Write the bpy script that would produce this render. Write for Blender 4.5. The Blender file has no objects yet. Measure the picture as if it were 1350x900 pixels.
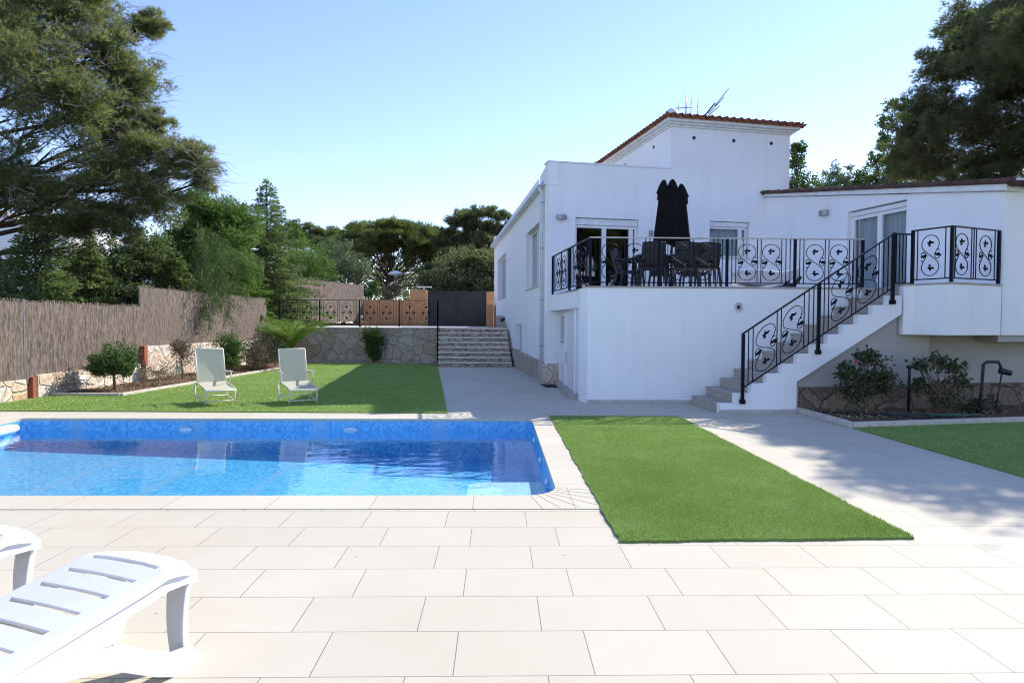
import bpy, math, random
import numpy as np
from mathutils import Vector, Matrix
R = math.radians
random.seed(7); rng = np.random.default_rng(11)
scene = bpy.context.scene
col = scene.collection
PI = math.pi

# ------------------------------------------------------------------ objects
def tag(o, label=None, cat=None, group=None, kind=None):
    if label: o['label'] = label
    if cat: o['category'] = cat
    if group: o['group'] = group
    if kind: o['kind'] = kind
    return o
def thing(name, loc, label, cat, group=None, rz=0.0):
    o = bpy.data.objects.new(name, None); col.objects.link(o)
    o.location = loc; o.rotation_euler = (0, 0, rz); o.empty_display_size = .2
    return tag(o, label, cat, group)
def org(o):
    while o.parent is not None: o = o.parent
    return Vector(o.location)
def copy_tree(o, parent=None):
    c = o.copy(); col.objects.link(c); c.parent = parent
    for ch in list(o.children): copy_tree(ch, c)
    return c

class MB:
    """collects faces; build() links them as one mesh object"""
    def __init__(s): s.v = []; s.f = []; s.smooth = []
    def add(s, vs, fs, smooth=False):
        b = len(s.v); s.v += [tuple(p) for p in vs]
        for f in fs: s.f.append(tuple(b + i for i in f)); s.smooth.append(smooth)
        return s
    def box(s, x0, x1, y0, y1, z0, z1):
        vs = [(x, y, z) for z in (z0, z1) for x, y in ((x0, y0), (x1, y0), (x1, y1), (x0, y1))]
        return s.add(vs, [(3,2,1,0),(4,5,6,7),(0,1,5,4),(1,2,6,5),(2,3,7,6),(3,0,4,7)])
    def obox(s, c, size, rz=0.0, M=None):
        hx, hy, hz = [q/2 for q in size]
        m = (Matrix.Translation(Vector(c)) @ Matrix.Rotation(rz, 4, 'Z')) if M is None else M
        vs = [m @ Vector((x, y, z)) for z in (-hz, hz) for x, y in ((-hx,-hy),(hx,-hy),(hx,hy),(-hx,hy))]
        return s.add(vs, [(3,2,1,0),(4,5,6,7),(0,1,5,4),(1,2,6,5),(2,3,7,6),(3,0,4,7)])
    def bar(s, p, q, w, h=None, up=(0,0,1)):
        """rectangular bar from p to q, w sideways, h along 'up'"""
        h = h or w; p = Vector(p); q = Vector(q); d = (q-p)
        if d.length < 1e-6: return s
        d.normalize(); u = Vector(up)
        if abs(d.dot(u)) > .99: u = Vector((0,1,0))
        a = d.cross(u).normalized()*w/2; b = a.cross(d).normalized()*h/2
        vs = [p-a-b, p+a-b, p+a+b, p-a+b, q-a-b, q+a-b, q+a+b, q-a+b]
        return s.add(vs, [(0,1,2,3),(7,6,5,4),(1,0,4,5),(2,1,5,6),(3,2,6,7),(0,3,7,4)])
    def prism(s, poly, z0, z1):
        n = len(poly)
        area = sum(poly[i][0]*poly[(i+1)%n][1]-poly[(i+1)%n][0]*poly[i][1] for i in range(n))
        if area < 0: poly = poly[::-1]
        f0 = z0 if callable(z0) else (lambda x, y: z0); f1 = z1 if callable(z1) else (lambda x, y: z1)
        vs = [(x, y, f0(x, y)) for x, y in poly] + [(x, y, f1(x, y)) for x, y in poly]
        return s.add(vs, [tuple(range(n))[::-1], tuple(range(n, 2*n))] + [(i, (i+1)%n, n+(i+1)%n, n+i) for i in range(n)])
    def extr(s, poly, fn, t0, t1):
        """2-D outline poly (a,b) mapped by fn(a,b,t)"""
        n = len(poly)
        vs = [fn(a, b, t0) for a, b in poly] + [fn(a, b, t1) for a, b in poly]
        return s.add(vs, [tuple(range(n))[::-1], tuple(range(n, 2*n))] + [(i, (i+1)%n, n+(i+1)%n, n+i) for i in range(n)])
    def tube(s, pts, r, n=8, cap=True, smooth=True):
        pts = [Vector(p) for p in pts]; m = len(pts)
        rs = list(r) if hasattr(r, '__len__') else [r]*m
        vs = []; prev = None
        for i, p in enumerate(pts):
            d = (pts[min(i+1, m-1)] - pts[max(i-1, 0)])
            if d.length < 1e-9: d = Vector((0,0,1))
            d.normalize()
            if prev is None:
                a = d.cross(Vector((0,0,1)))
                if a.length < 1e-3: a = d.cross(Vector((0,1,0)))
            else: a = prev - d*prev.dot(d)
            a.normalize(); prev = a; b = d.cross(a)
            for k in range(n):
                t = 2*PI*(k+.5)/n
                vs.append(p + (a*math.cos(t) + b*math.sin(t))*rs[i])
        fs = [(i*n+k, i*n+(k+1)%n, (i+1)*n+(k+1)%n, (i+1)*n+k) for i in range(m-1) for k in range(n)]
        if cap: fs += [tuple(range(n))[::-1], tuple((m-1)*n+k for k in range(n))]
        return s.add(vs, fs, smooth)
    def lathe(s, prof, c=(0,0,0), n=20, smooth=True, M=None):
        vs = []
        for r, z in prof:
            for k in range(n):
                t = 2*PI*k/n; p = Vector((r*math.cos(t), r*math.sin(t), z))
                p = M @ p if M is not None else p + Vector(c)
                vs.append(p)
        m = len(prof)
        fs = [(i*n+k, i*n+(k+1)%n, (i+1)*n+(k+1)%n, (i+1)*n+k) for i in range(m-1) for k in range(n)]
        fs += [tuple(range(n))[::-1], tuple((m-1)*n+k for k in range(n))]
        return s.add(vs, fs, smooth)
    def np(s, V, F):
        b = len(s.v); s.v += [tuple(p) for p in V.tolist()]
        for f in F.tolist(): s.f.append(tuple(b+i for i in f)); s.smooth.append(False)
        return s
    def build(s, name, mat, parent=None, world=True, bevel=0, origin=None, fix=False):
        o_ = org(parent) if (parent is not None and world) else Vector((0,0,0))
        if parent is None and origin is not None: o_ = Vector(origin)
        me = bpy.data.meshes.new(name)
        me.from_pydata([(x-o_.x, y-o_.y, z-o_.z) for x, y, z in s.v], [], s.f)
        me.polygons.foreach_set('use_smooth', s.smooth)
        if fix:
            import bmesh
            bm = bmesh.new(); bm.from_mesh(me); bmesh.ops.recalc_face_normals(bm, faces=bm.faces); bm.to_mesh(me); bm.free()
        me.materials.append(mat); me.update()
        ob = bpy.data.objects.new(name, me); col.objects.link(ob)
        if parent is not None: ob.parent = parent
        elif origin is not None: ob.location = origin
        if bevel:
            b = ob.modifiers.new('bevel', 'BEVEL'); b.width = bevel; b.segments = 2; b.limit_method = 'ANGLE'; b.angle_limit = R(40)
        return ob

def np_mesh(name, V, F, mat, parent=None, origin=None):
    """V (n,3) F (m,k) numpy -> one mesh object"""
    o_ = np.array(org(parent) if parent is not None else (origin or (0,0,0)))
    V = V - o_; k = F.shape[1]; m = F.shape[0]
    me = bpy.data.meshes.new(name)
    me.vertices.add(len(V)); me.vertices.foreach_set('co', V.astype(np.float32).ravel())
    me.loops.add(m*k); me.loops.foreach_set('vertex_index', F.astype(np.int32).ravel())
    me.polygons.add(m); me.polygons.foreach_set('loop_start', np.arange(m, dtype=np.int32)*k)
    me.materials.append(mat); me.update(calc_edges=True)
    ob = bpy.data.objects.new(name, me); col.objects.link(ob)
    if parent is not None: ob.parent = parent
    elif origin is not None: ob.location = origin
    return ob

# ------------------------------------------------------------------ materials
class N:
    def __init__(s, name):
        s.m = bpy.data.materials.new(name); s.m.use_nodes = True
        s.t = s.m.node_tree; s.n = s.t.nodes; s.n.clear()
        s.out = s.n.new('ShaderNodeOutputMaterial')
        s.geo = None
    def new(s, t, **kw):
        nd = s.n.new(t)
        for k, v in kw.items(): setattr(nd, k, v)
        return nd
    def link(s, a, b): s.t.links.new(a, b)
    def coord(s, scale=(1,1,1), rot=(0,0,0), loc=(0,0,0), obj=False):
        tc = s.new('ShaderNodeTexCoord') if obj else s.new('ShaderNodeNewGeometry')
        mp = s.new('ShaderNodeMapping'); mp.inputs['Scale'].default_value = scale
        mp.inputs['Rotation'].default_value = rot; mp.inputs['Location'].default_value = loc
        s.link(tc.outputs['Object' if obj else 'Position'], mp.inputs['Vector']); return mp.outputs[0]
    def noise(s, vec, scale, detail=4, rough=.6, dist=0):
        t = s.new('ShaderNodeTexNoise'); t.inputs['Scale'].default_value = scale
        t.inputs['Detail'].default_value = detail; t.inputs['Roughness'].default_value = rough
        t.inputs['Distortion'].default_value = dist
        if vec is not None: s.link(vec, t.inputs['Vector'])
        return t.outputs['Fac']
    def ramp(s, fac, stops, interp='LINEAR'):
        r = s.new('ShaderNodeValToRGB'); r.color_ramp.interpolation = interp
        e = r.color_ramp.elements
        while len(e) < len(stops): e.new(.5)
        for i, (p, c) in enumerate(stops):
            e[i].position = p; e[i].color = (c if hasattr(c, '__len__') else (c, c, c)) + ((1,) if hasattr(c, '__len__') else (1,)) if hasattr(c, '__len__') else (c, c, c, 1)
        s.link(fac, r.inputs[0]); return r.outputs[0]
    def mix(s, fac, a, b, mode='MIX'):
        x = s.new('ShaderNodeMix'); x.data_type = 'RGBA'; x.blend_type = mode
        for sock, v in ((x.inputs[0], fac), (x.inputs[6], a), (x.inputs[7], b)):
            if hasattr(v, 'links') or hasattr(v, 'is_linked'): s.link(v, sock)
            elif hasattr(v, '__len__'): sock.default_value = tuple(v) + (1,)
            else: sock.default_value = v
        return x.outputs[2]
    def math(s, op, a, b=0.0):
        x = s.new('ShaderNodeMath', operation=op)
        for sock, v in ((x.inputs[0], a), (x.inputs[1], b)):
            if hasattr(v, 'is_linked'): s.link(v, sock)
            else: sock.default_value = v
        return x.outputs[0]
    def schlick(s, normal, f0):
        g = s.new('ShaderNodeNewGeometry'); d = s.new('ShaderNodeVectorMath', operation='DOT_PRODUCT')
        s.link(g.outputs['Incoming'], d.inputs[0]); s.link(normal, d.inputs[1])
        k = s.math('POWER', s.math('SUBTRACT', 1.0, s.math('MINIMUM', s.math('ABSOLUTE', d.outputs['Value']), 1.0)), 5.0)
        return s.math('ADD', s.math('MULTIPLY', k, 1-f0), f0)
    def bump(s, h, strength=.3, dist=.01, normal=None):
        b = s.new('ShaderNodeBump'); b.inputs['Strength'].default_value = strength; b.inputs['Distance'].default_value = dist
        s.link(h, b.inputs['Height'])
        if normal is not None: s.link(normal, b.inputs['Normal'])
        return b.outputs[0]
    def bsdf(s, color, rough=.7, metal=0, spec=.5, normal=None, **kw):
        p = s.new('ShaderNodeBsdfPrincipled')
        for key, v in (('Base Color', color), ('Roughness', rough), ('Metallic', metal), ('Specular IOR Level', spec)):
            sk = p.inputs[key]
            if hasattr(v, 'is_linked'): s.link(v, sk)
            elif hasattr(v, '__len__'): sk.default_value = tuple(v) + (1,)
            else: sk.default_value = v
        if normal is not None: s.link(normal, p.inputs['Normal'])
        for k, v in kw.items(): p.inputs[k].default_value = v
        s.link(p.outputs[0], s.out.inputs[0]); return p

def simple(name, c, rough=.6, metal=0, var=.12, scale=6, bump=.15, bd=.004, bscale=60, spec=.5, obj=False):
    n = N(name); v = n.coord(obj=obj)
    f = n.noise(v, scale, 5, .65)
    c0 = tuple(max(0, x*(1-var)) for x in c); c1 = tuple(min(1, x*(1+var)) for x in c)
    cc = n.ramp(f, [(.3, c0), (.7, c1)])
    nb = n.bump(n.noise(v, bscale, 3), bump, bd)
    n.bsdf(cc, rough, metal, spec, nb); return n.m

M = {}
def mk_materials():
    # white masonry paint, light stains
    n = N('white_render'); v = n.coord()
    a = n.noise(v, .9, 5, .7); st = n.noise(n.coord((3.0,3.0,.35)), 1.0, 5, .7)
    c = n.ramp(a, [(.3, (.85,.85,.84)), (.7, (.90,.90,.89))])
    c = n.mix(n.math('MULTIPLY', n.ramp(st, [(.50, 0.0), (.76, 1.0)]), .17), c, (.55,.53,.49))
    hb = n.noise(v, 45, 6, .7)
    n.bsdf(c, .85, 0, .25, n.bump(hb, .35, .006)); M['white'] = n.m
    M['white_trim'] = simple('white_trim', (.78,.78,.77), .5, bump=.05)
    M['upvc'] = simple('white_frame', (.82,.82,.82), .3, var=.03, bump=.03)
    M['gutter'] = simple('grey_white_gutter', (.62,.64,.66), .4, var=.06)
    M['sill'] = simple('window_sill', (.55,.52,.47), .5)
    M['skirt'] = simple('stone_skirting', (.48,.45,.40), .6, var=.18, scale=9)
    M['step'] = simple('step_stone', (.40,.36,.31), .6, var=.16, scale=9, bump=.2)
    # paving
    def tiles(name, base, bw=.6, bh=.4, rot=R(-1.2), loc=(0,0,0), off=.333, var=.045, fq=2):
        n = N(name); v = n.coord(rot=(0,0,rot), loc=loc)
        b = n.new('ShaderNodeTexBrick'); b.offset = off; b.offset_frequency = fq; b.squash = 1
        b.inputs['Scale'].default_value = 1; b.inputs['Brick Width'].default_value = bw; b.inputs['Row Height'].default_value = bh
        b.inputs['Mortar Size'].default_value = .0024; b.inputs['Mortar Smooth'].default_value = .2; b.inputs['Bias'].default_value = 0
        b.inputs['Color1'].default_value = tuple(x*(1-var) for x in base) + (1,)
        b.inputs['Color2'].default_value = tuple(min(1, x*(1+var)) for x in base) + (1,)
        b.inputs['Mortar'].default_value = (.16,.145,.12,1)
        n.link(v, b.inputs['Vector'])
        big = n.noise(v, .55, 4, .6); fine = n.noise(v, 70, 3, .7); sp = n.noise(v, 9, 6, .75)
        c = n.mix(n.ramp(big, [(.35, 0.0), (.7, 1.0)]), b.outputs['Color'], tuple(x*y for x, y in zip(base, (.93,.90,.85))))
        c = n.mix(b.outputs['Fac'], c, (.22,.195,.16))
        c = n.mix(n.ramp(sp, [(.62, 0.0), (.80, .45)]), c, tuple(x*.66 for x in base))
        dots = n.new('ShaderNodeTexVoronoi'); dots.inputs['Scale'].default_value = 2.2; n.link(v, dots.inputs['Vector'])
        dd = n.ramp(dots.outputs['Distance'], [(.012, 1.0), (.022, 0.0)])
        c = n.mix(n.math('MULTIPLY', dd, .8), c, (.10,.07,.045))
        h = n.math('ADD', n.math('MULTIPLY', b.outputs['Fac'], -1.0), n.math('MULTIPLY', fine, .25))
        n.bsdf(c, .7, 0, .15, n.bump(h, .5, .003)); return n.m
    M['paving'] = tiles('cream_paving', (.572,.527,.418), loc=(.185,.1,0))
    M['coping'] = tiles('cream_coping', (.60,.555,.445), bw=.82, bh=5.0, loc=(.2,1.0,0), off=0, fq=1)
    M['coping_side'] = tiles('cream_coping_side', (.60,.555,.445), bw=5.0, bh=.62, loc=(1.2,.25,0), off=0, fq=1)
    # soil
    n = N('garden_soil'); v = n.coord()
    a = n.noise(v, 7, 8, .75)
    vo = n.new('ShaderNodeTexVoronoi'); vo.inputs['Scale'].default_value = 28; n.link(v, vo.inputs['Vector'])
    c = n.ramp(a, [(.3, (.10,.055,.03)), (.55, (.22,.13,.08)), (.75, (.34,.24,.16))])
    n.bsdf(c, .95, 0, .1, n.bump(n.math('ADD', a, vo.outputs['Distance']), .9, .03)); M['soil'] = n.m
    # wild ground
    n = N('dry_ground'); v = n.coord(); a = n.noise(v, .8, 8, .7)
    n.bsdf(n.ramp(a, [(.3, (.06,.075,.03)), (.6, (.15,.13,.08))]), .95, 0, .1, n.bump(n.noise(v, 9, 6), .8, .05)); M['ground'] = n.m
    M['upper_floor'] = simple('pale_concrete', (.62,.58,.52), .8, var=.1, scale=2)
    # artificial turf
    n = N('turf_base'); v = n.coord()
    a = n.noise(v, 1.1, 5, .65); f = n.noise(n.coord((1,1,1)), 160, 3, .8); ln = n.noise(n.coord((.4,14,1)), 2.5, 4, .6)
    c = n.ramp(a, [(.3, (.24,.37,.07)), (.7, (.39,.53,.15))])
    c = n.mix(n.ramp(f, [(.35, .55), (.65, 0.0)]), c, (.05,.10,.02))
    c = n.mix(n.ramp(ln, [(.45, 0.0), (.75, .35)]), c, (.10,.18,.04))
    n.bsdf(c, .9, 0, .15, n.bump(f, .9, .02)); M['turf'] = n.m
    M['turf_edge'] = simple('turf_backing', (.03,.045,.02), .9)
    # foliage
    def leaf(name, c0, c1, c2=None, trans=.25, rough=.55, sc=.9):
        n = N(name); g = n.new('ShaderNodeNewGeometry'); v = n.coord()
        ri = g.outputs['Random Per Island']; nz = n.noise(v, sc, 4, .6)
        f = n.math('ADD', n.math('MULTIPLY', ri, .55), n.math('MULTIPLY', nz, .6))
        st = [(.25, c0), (.75, c1)] + ([(.93, c2)] if c2 else [])
        c = n.ramp(f, st)
        p = n.bsdf(c, .75, 0, .1)
        tr = n.new('ShaderNodeBsdfTranslucent'); n.link(n.mix(.5, c, (.16,.26,.04)), tr.inputs[0])
        mx = n.new('ShaderNodeMixShader'); mx.inputs[0].default_value = trans
        n.link(p.outputs[0], mx.inputs[1]); n.link(tr.outputs[0], mx.inputs[2]); n.link(mx.outputs[0], n.out.inputs[0])
        return n.m
    M['blade'] = leaf('turf_blades', (.21,.34,.06), (.44,.58,.17), (.68,.70,.38), .3, .5, 1.2)
    M['pine'] = leaf('pine_needles', (.14,.15,.075), (.31,.31,.14), (.50,.45,.28), .6, .6, .6)
    M['pine_dark'] = leaf('dark_pine_needles', (.09,.095,.055), (.20,.20,.105), (.34,.30,.18), .45, .6, .4)
    M['stone_pine'] = leaf('stone_pine_needles', (.10,.12,.04), (.23,.25,.08), (.38,.36,.15), .45, .6, .5)
    M['conifer'] = leaf('conifer_leaves', (.065,.10,.045), (.18,.23,.10), (.34,.36,.19), .45, .55, .8)
    M['conifer2'] = leaf('bright_conifer_leaves', (.06,.12,.03), (.16,.27,.065), (.32,.42,.14), .45, .5, .8)
    M['olive'] = leaf('silver_leaves', (.10,.14,.07), (.22,.27,.16), (.34,.38,.25), .3, .5, .9)
    M['bush'] = leaf('bush_leaves', (.040,.080,.024), (.11,.18,.055), (.23,.28,.11), .25, .4, 2.5)
    M['bush_dry'] = leaf('dry_bush_leaves', (.10,.075,.045), (.32,.24,.17), (.42,.36,.28), .2, .6, 2.5)
    M['rose_leaf'] = leaf('rose_leaves', (.040,.052,.030), (.10,.110,.060), (.20,.15,.10), .25, .45, 2.5)
    M['palm'] = leaf('palm_leaves', (.08,.15,.030), (.24,.34,.08), (.38,.42,.15), .3, .4, 2)
    M['red_petal'] = simple('red_petals', (.45,.015,.02), .5)
    n = N('bark'); v = n.coord((1,1,.35)); a = n.noise(v, 14, 6, .7)
    n.bsdf(n.ramp(a, [(.3, (.035,.026,.020)), (.7, (.13,.095,.07))]), .9, 0, .2, n.bump(a, .9, .02)); M['bark'] = n.m
    M['dead_twig'] = simple('grey_twigs', (.42,.35,.29), .9)
    M['stem'] = simple('brown_stems', (.16,.11,.07), .85)
    # crazy stone cladding
    def stone(name, cols, sc=4.2, mortar=(.42,.36,.28), mw=.045, stretch=(1,1,1)):
        n = N(name); v0 = n.coord(stretch); w = n.new('ShaderNodeVectorMath', operation='ADD')
        nt = n.new('ShaderNodeTexNoise'); nt.inputs['Scale'].default_value = 3; n.link(v0, nt.inputs['Vector'])
        sc_ = n.new('ShaderNodeVectorMath', operation='SCALE'); sc_.inputs['Scale'].default_value = .12
        n.link(nt.outputs['Color'], sc_.inputs[0]); n.link(v0, w.inputs[0]); n.link(sc_.outputs[0], w.inputs[1])
        e = n.new('ShaderNodeTexVoronoi', feature='DISTANCE_TO_EDGE'); e.inputs['Scale'].default_value = sc; n.link(w.outputs[0], e.inputs['Vector'])
        c = n.new('ShaderNodeTexVoronoi'); c.inputs['Scale'].default_value = sc; n.link(w.outputs[0], c.inputs['Vector'])
        sep = n.new('ShaderNodeSeparateColor'); n.link(c.outputs['Color'], sep.inputs[0])
        cc = n.ramp(sep.outputs[0], cols)
        gr = n.noise(v0, 13, 7, .7)
        cc = n.mix(n.ramp(gr, [(.35, .6), (.7, 0.0)]), cc, (.30,.19,.10), 'MULTIPLY')
        cc = n.mix(n.math('MULTIPLY', n.ramp(n.noise(v0, 34, 5, .7), [(.45, 0.0), (.75, 1.0)]), .35), cc, (.72,.66,.56))
        edge = n.ramp(e.outputs['Distance'], [(mw*.5, 1.0), (mw, 0.0)])
        cc = n.mix(edge, cc, mortar)
        h = n.math('ADD', n.ramp(e.outputs['Distance'], [(0.0, 0.0), (mw*2.2, 1.0)]), n.math('MULTIPLY', gr, .5))
        n.bsdf(cc, .85, 0, .2, n.bump(h, .9, .03)); return n.m
    M['stone'] = stone('crazy_stone', [(.0, (.78,.70,.57)), (.3, (.84,.79,.69)), (.55, (.76,.58,.38)), (.75, (.82,.76,.66)), (1, (.66,.44,.27))], 3.1, (.60,.52,.41), .03)
    M['stone_grey'] = stone('grey_crazy_stone', [(.0, (.52,.46,.37)), (.35, (.62,.57,.48)), (.6, (.56,.44,.30)), (.8, (.60,.55,.47)), (1, (.46,.36,.25))], 2.5, (.40,.34,.27), .022)
    M['stone_step'] = stone('riven_step_stone', [(.0, (.60,.51,.39)), (.5, (.70,.62,.50)), (1, (.50,.40,.29))], 3.6, (.20,.17,.13), .05, (1,1,2.2))
    M['stone_dark'] = stone('brown_base_stone', [(.0, (.20,.15,.10)), (.5, (.28,.21,.14)), (1, (.16,.12,.08))], 2.4, (.13,.10,.075), .03)
    M['tread_stone'] = simple('pale_tread_stone', (.66,.59,.48), .85, var=.22, scale=5)
    M['brick_red'] = simple('red_brick', (.30,.09,.05), .9)
    M['ochre'] = simple('ochre_render', (.50,.26,.12), .9, var=.15, scale=3)
    M['kerb'] = simple('kerb_concrete', (.56,.50,.42), .85, var=.2, scale=9)
    # reed screen
    n = N('reed_screen'); v = n.coord((1,1,.05)); a = n.noise(v, 38, 5, .8); b_ = n.noise(n.coord((1,1,.3)), 3, 5, .7); fl_ = n.noise(n.coord((1,1,.25)), 26, 3, .7)
    g = n.new('ShaderNodeNewGeometry')
    f = n.math('ADD', n.math('MULTIPLY', a, .45), n.math('MULTIPLY', g.outputs['Random Per Island'], .45))
    f = n.math('ADD', f, n.math('MULTIPLY', n.math('SUBTRACT', fl_, .5), .5))
    c = n.ramp(f, [(.28, (.010,.008,.006)), (.42, (.10,.08,.066)), (.60, (.30,.24,.195)), (.80, (.60,.51,.43))])
    c = n.mix(n.ramp(b_, [(.5, 0.0), (.8, .5)]), c, (.22,.13,.09))
    n.bsdf(c, .9, 0, .15, n.bump(a, 1.0, .02)); M['reed'] = n.m
    M['iron'] = simple('painted_iron', (.006,.007,.016), .55, 0, var=.2, bump=.2, spec=.12)
    M['rail_sunlit'] = simple('sunlit_handrail', (.42,.40,.38), .35, .9, var=.2)  # dark handrail made pale, its sunlit top put into the colour
    M['iron_rail'] = simple('handrail_iron', (.008,.009,.016), .4, 0, var=.2, spec=.25)
    M['black_gate'] = simple('black_gate', (.022,.021,.022), .6, var=.35, scale=3)
    M['dark_cloth'] = simple('black_canvas', (.010,.009,.011), .95, var=.3, scale=12, bump=.6, bscale=25, bd=.01, spec=.15)
    M['dark_plastic'] = simple('dark_resin', (.022,.022,.026), .5, var=.2)
    M['wicker'] = simple('dark_weave', (.026,.024,.024), .6, var=.5, scale=60, bump=.6, bscale=120)
    n = N('white_plastic'); v = n.coord()
    n.bsdf(n.ramp(n.noise(v, 5, 5), [(.3, (.64,.645,.66)), (.7, (.69,.695,.71))]), .33, 0, .45, n.bump(n.noise(v, 150, 3), .05, .002))
    M['plastic'] = n.m
    n = N('cream_sling'); p = n.bsdf((.80,.77,.62), .7, 0, .3, n.bump(n.noise(n.coord(), 300, 2), .4, .002)); tl = n.new('ShaderNodeBsdfTranslucent'); tl.inputs[0].default_value = (.85,.80,.60,1)
    mx = n.new('ShaderNodeMixShader'); mx.inputs[0].default_value = .5; n.link(p.outputs[0], mx.inputs[1]); n.link(tl.outputs[0], mx.inputs[2]); n.link(mx.outputs[0], n.out.inputs[0]); M['sling'] = n.m
    M['cream_metal'] = simple('cream_metal', (.70,.67,.56), .4, var=.05)
    # roof tile
    n = N('clay_tile'); v = n.coord(); a = n.noise(v, 6, 5, .7)
    n.bsdf(n.ramp(a, [(.28, (.05,.026,.02)), (.48, (.20,.068,.038)), (.72, (.40,.15,.08))]), .8, 0, .2, n.bump(n.noise(v, 40, 4), .4, .01)); M['tile'] = n.m
    n = N('weathered_tile'); v = n.coord(); a = n.noise(v, 5, 5, .7)
    n.bsdf(n.ramp(a, [(.25, (.05,.03,.03)), (.6, (.12,.07,.055)), (.8, (.22,.10,.07))]), .85, 0, .2); M['tile_dark'] = n.m
    # glass: half see-through with a real fresnel sheen
    def glass(name, tint, f=.35):
        n = N(name); tr = n.new('ShaderNodeBsdfTransparent'); tr.inputs[0].default_value = tint + (1,)
        gl = n.new('ShaderNodeBsdfGlossy'); gl.inputs['Roughness'].default_value = .015; gl.inputs[0].default_value = (.9,.93,.95,1)
        nb = n.bump(n.noise(n.coord(), .8, 2), .12, .05); n.link(nb, gl.inputs['Normal'])
        mx = n.new('ShaderNodeMixShader'); n.link(n.schlick(nb, .08 if f < .4 else .14), mx.inputs[0])
        n.link(tr.outputs[0], mx.inputs[1]); n.link(gl.outputs[0], mx.inputs[2]); n.link(mx.outputs[0], n.out.inputs[0]); return n.m
    M['glass'] = glass('window_glass', (.78,.82,.82), .35)
    M['glass_dark'] = glass('tinted_glass', (.30,.33,.33), .5)
    n = N('sheer_curtain'); v = n.coord((1,1,.03)); a = n.noise(v, 22, 3, .6)
    n.bsdf(n.ramp(a, [(.3, (.50,.52,.55)), (.7, (.85,.86,.88))]), .9); M['curtain'] = n.m
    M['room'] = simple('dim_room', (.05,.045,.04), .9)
    # pool
    def mosaic(name, c1, c2, c3):
        n = N(name); v = n.coord()
        rnd = n.new('ShaderNodeTexVoronoi'); rnd.inputs['Scale'].default_value = 26; rnd.inputs['Randomness'].default_value = 0; n.link(v, rnd.inputs['Vector'])
        sp = n.new('ShaderNodeSeparateColor'); n.link(rnd.outputs['Color'], sp.inputs[0])
        c = n.ramp(sp.outputs[0], [(.0, c1), (.5, c2), (1, c3)])
        e = n.new('ShaderNodeTexVoronoi', feature='DISTANCE_TO_EDGE'); e.inputs['Scale'].default_value = 26; e.inputs['Randomness'].default_value = 0; n.link(v, e.inputs['Vector'])
        c = n.mix(n.ramp(e.outputs['Distance'], [(.03, .6), (.08, 0.0)]), c, (.35,.50,.68))
        n.bsdf(c, .3, 0, .5); return n.m
    M['mosaic'] = mosaic('blue_mosaic', (.06,.33,.68), (.10,.45,.82), (.20,.57,.90))
    M['mosaic_floor'] = mosaic('sunlit_blue_mosaic', (.08,.38,.70), (.13,.50,.83), (.24,.62,.90))  # lighter copy of the wall mosaic, sunlight put into the colour
    M['mosaic_light'] = mosaic('pale_mosaic', (.60,.70,.84), (.70,.79,.90), (.80,.85,.92))
    n = N('pool_water')
    tr = n.new('ShaderNodeBsdfTransparent'); tr.inputs[0].default_value = (.76,.97,.99,1)
    gl = n.new('ShaderNodeBsdfGlossy'); gl.inputs['Roughness'].default_value = .01; gl.inputs[0].default_value = (.93,.95,1,1)
    v = n.coord((.8,1.3,1)); h = n.math('ADD', n.noise(v, 2.2, 2, .5, .4), n.math('MULTIPLY', n.noise(v, 9, 2, .5, .6), .25))
    nb = n.bump(h, .16, .03)
    n.link(nb, gl.inputs['Normal']); fr = n.schlick(nb, .02)
    mx = n.new('ShaderNodeMixShader'); n.link(fr, mx.inputs[0]); n.link(tr.outputs[0], mx.inputs[1]); n.link(gl.outputs[0], mx.inputs[2])
    n.link(mx.outputs[0], n.out.inputs[0]); M['water'] = n.m
    M['rubber'] = simple('black_hose', (.012,.012,.012), .5)
    M['hose_green'] = simple('green_hose', (.02,.10,.05), .45)
    M['alu'] = simple('aluminium', (.45,.45,.46), .35, .8)
    M['mat_dark'] = simple('door_mat', (.02,.018,.018), .95)
    M['lamp_metal'] = simple('lamp_metal', (.30,.30,.31), .4, .6)
    M['lamp_glass'] = simple('lamp_diffuser', (.7,.7,.68), .3)
mk_materials()
M['shaded_beige_wall'] = simple('shaded_beige_render', (.42,.40,.36), .9, var=.08, scale=2, bump=.3, bscale=45)  # beige render with the shade under the stairs mixed into its colour
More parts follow.
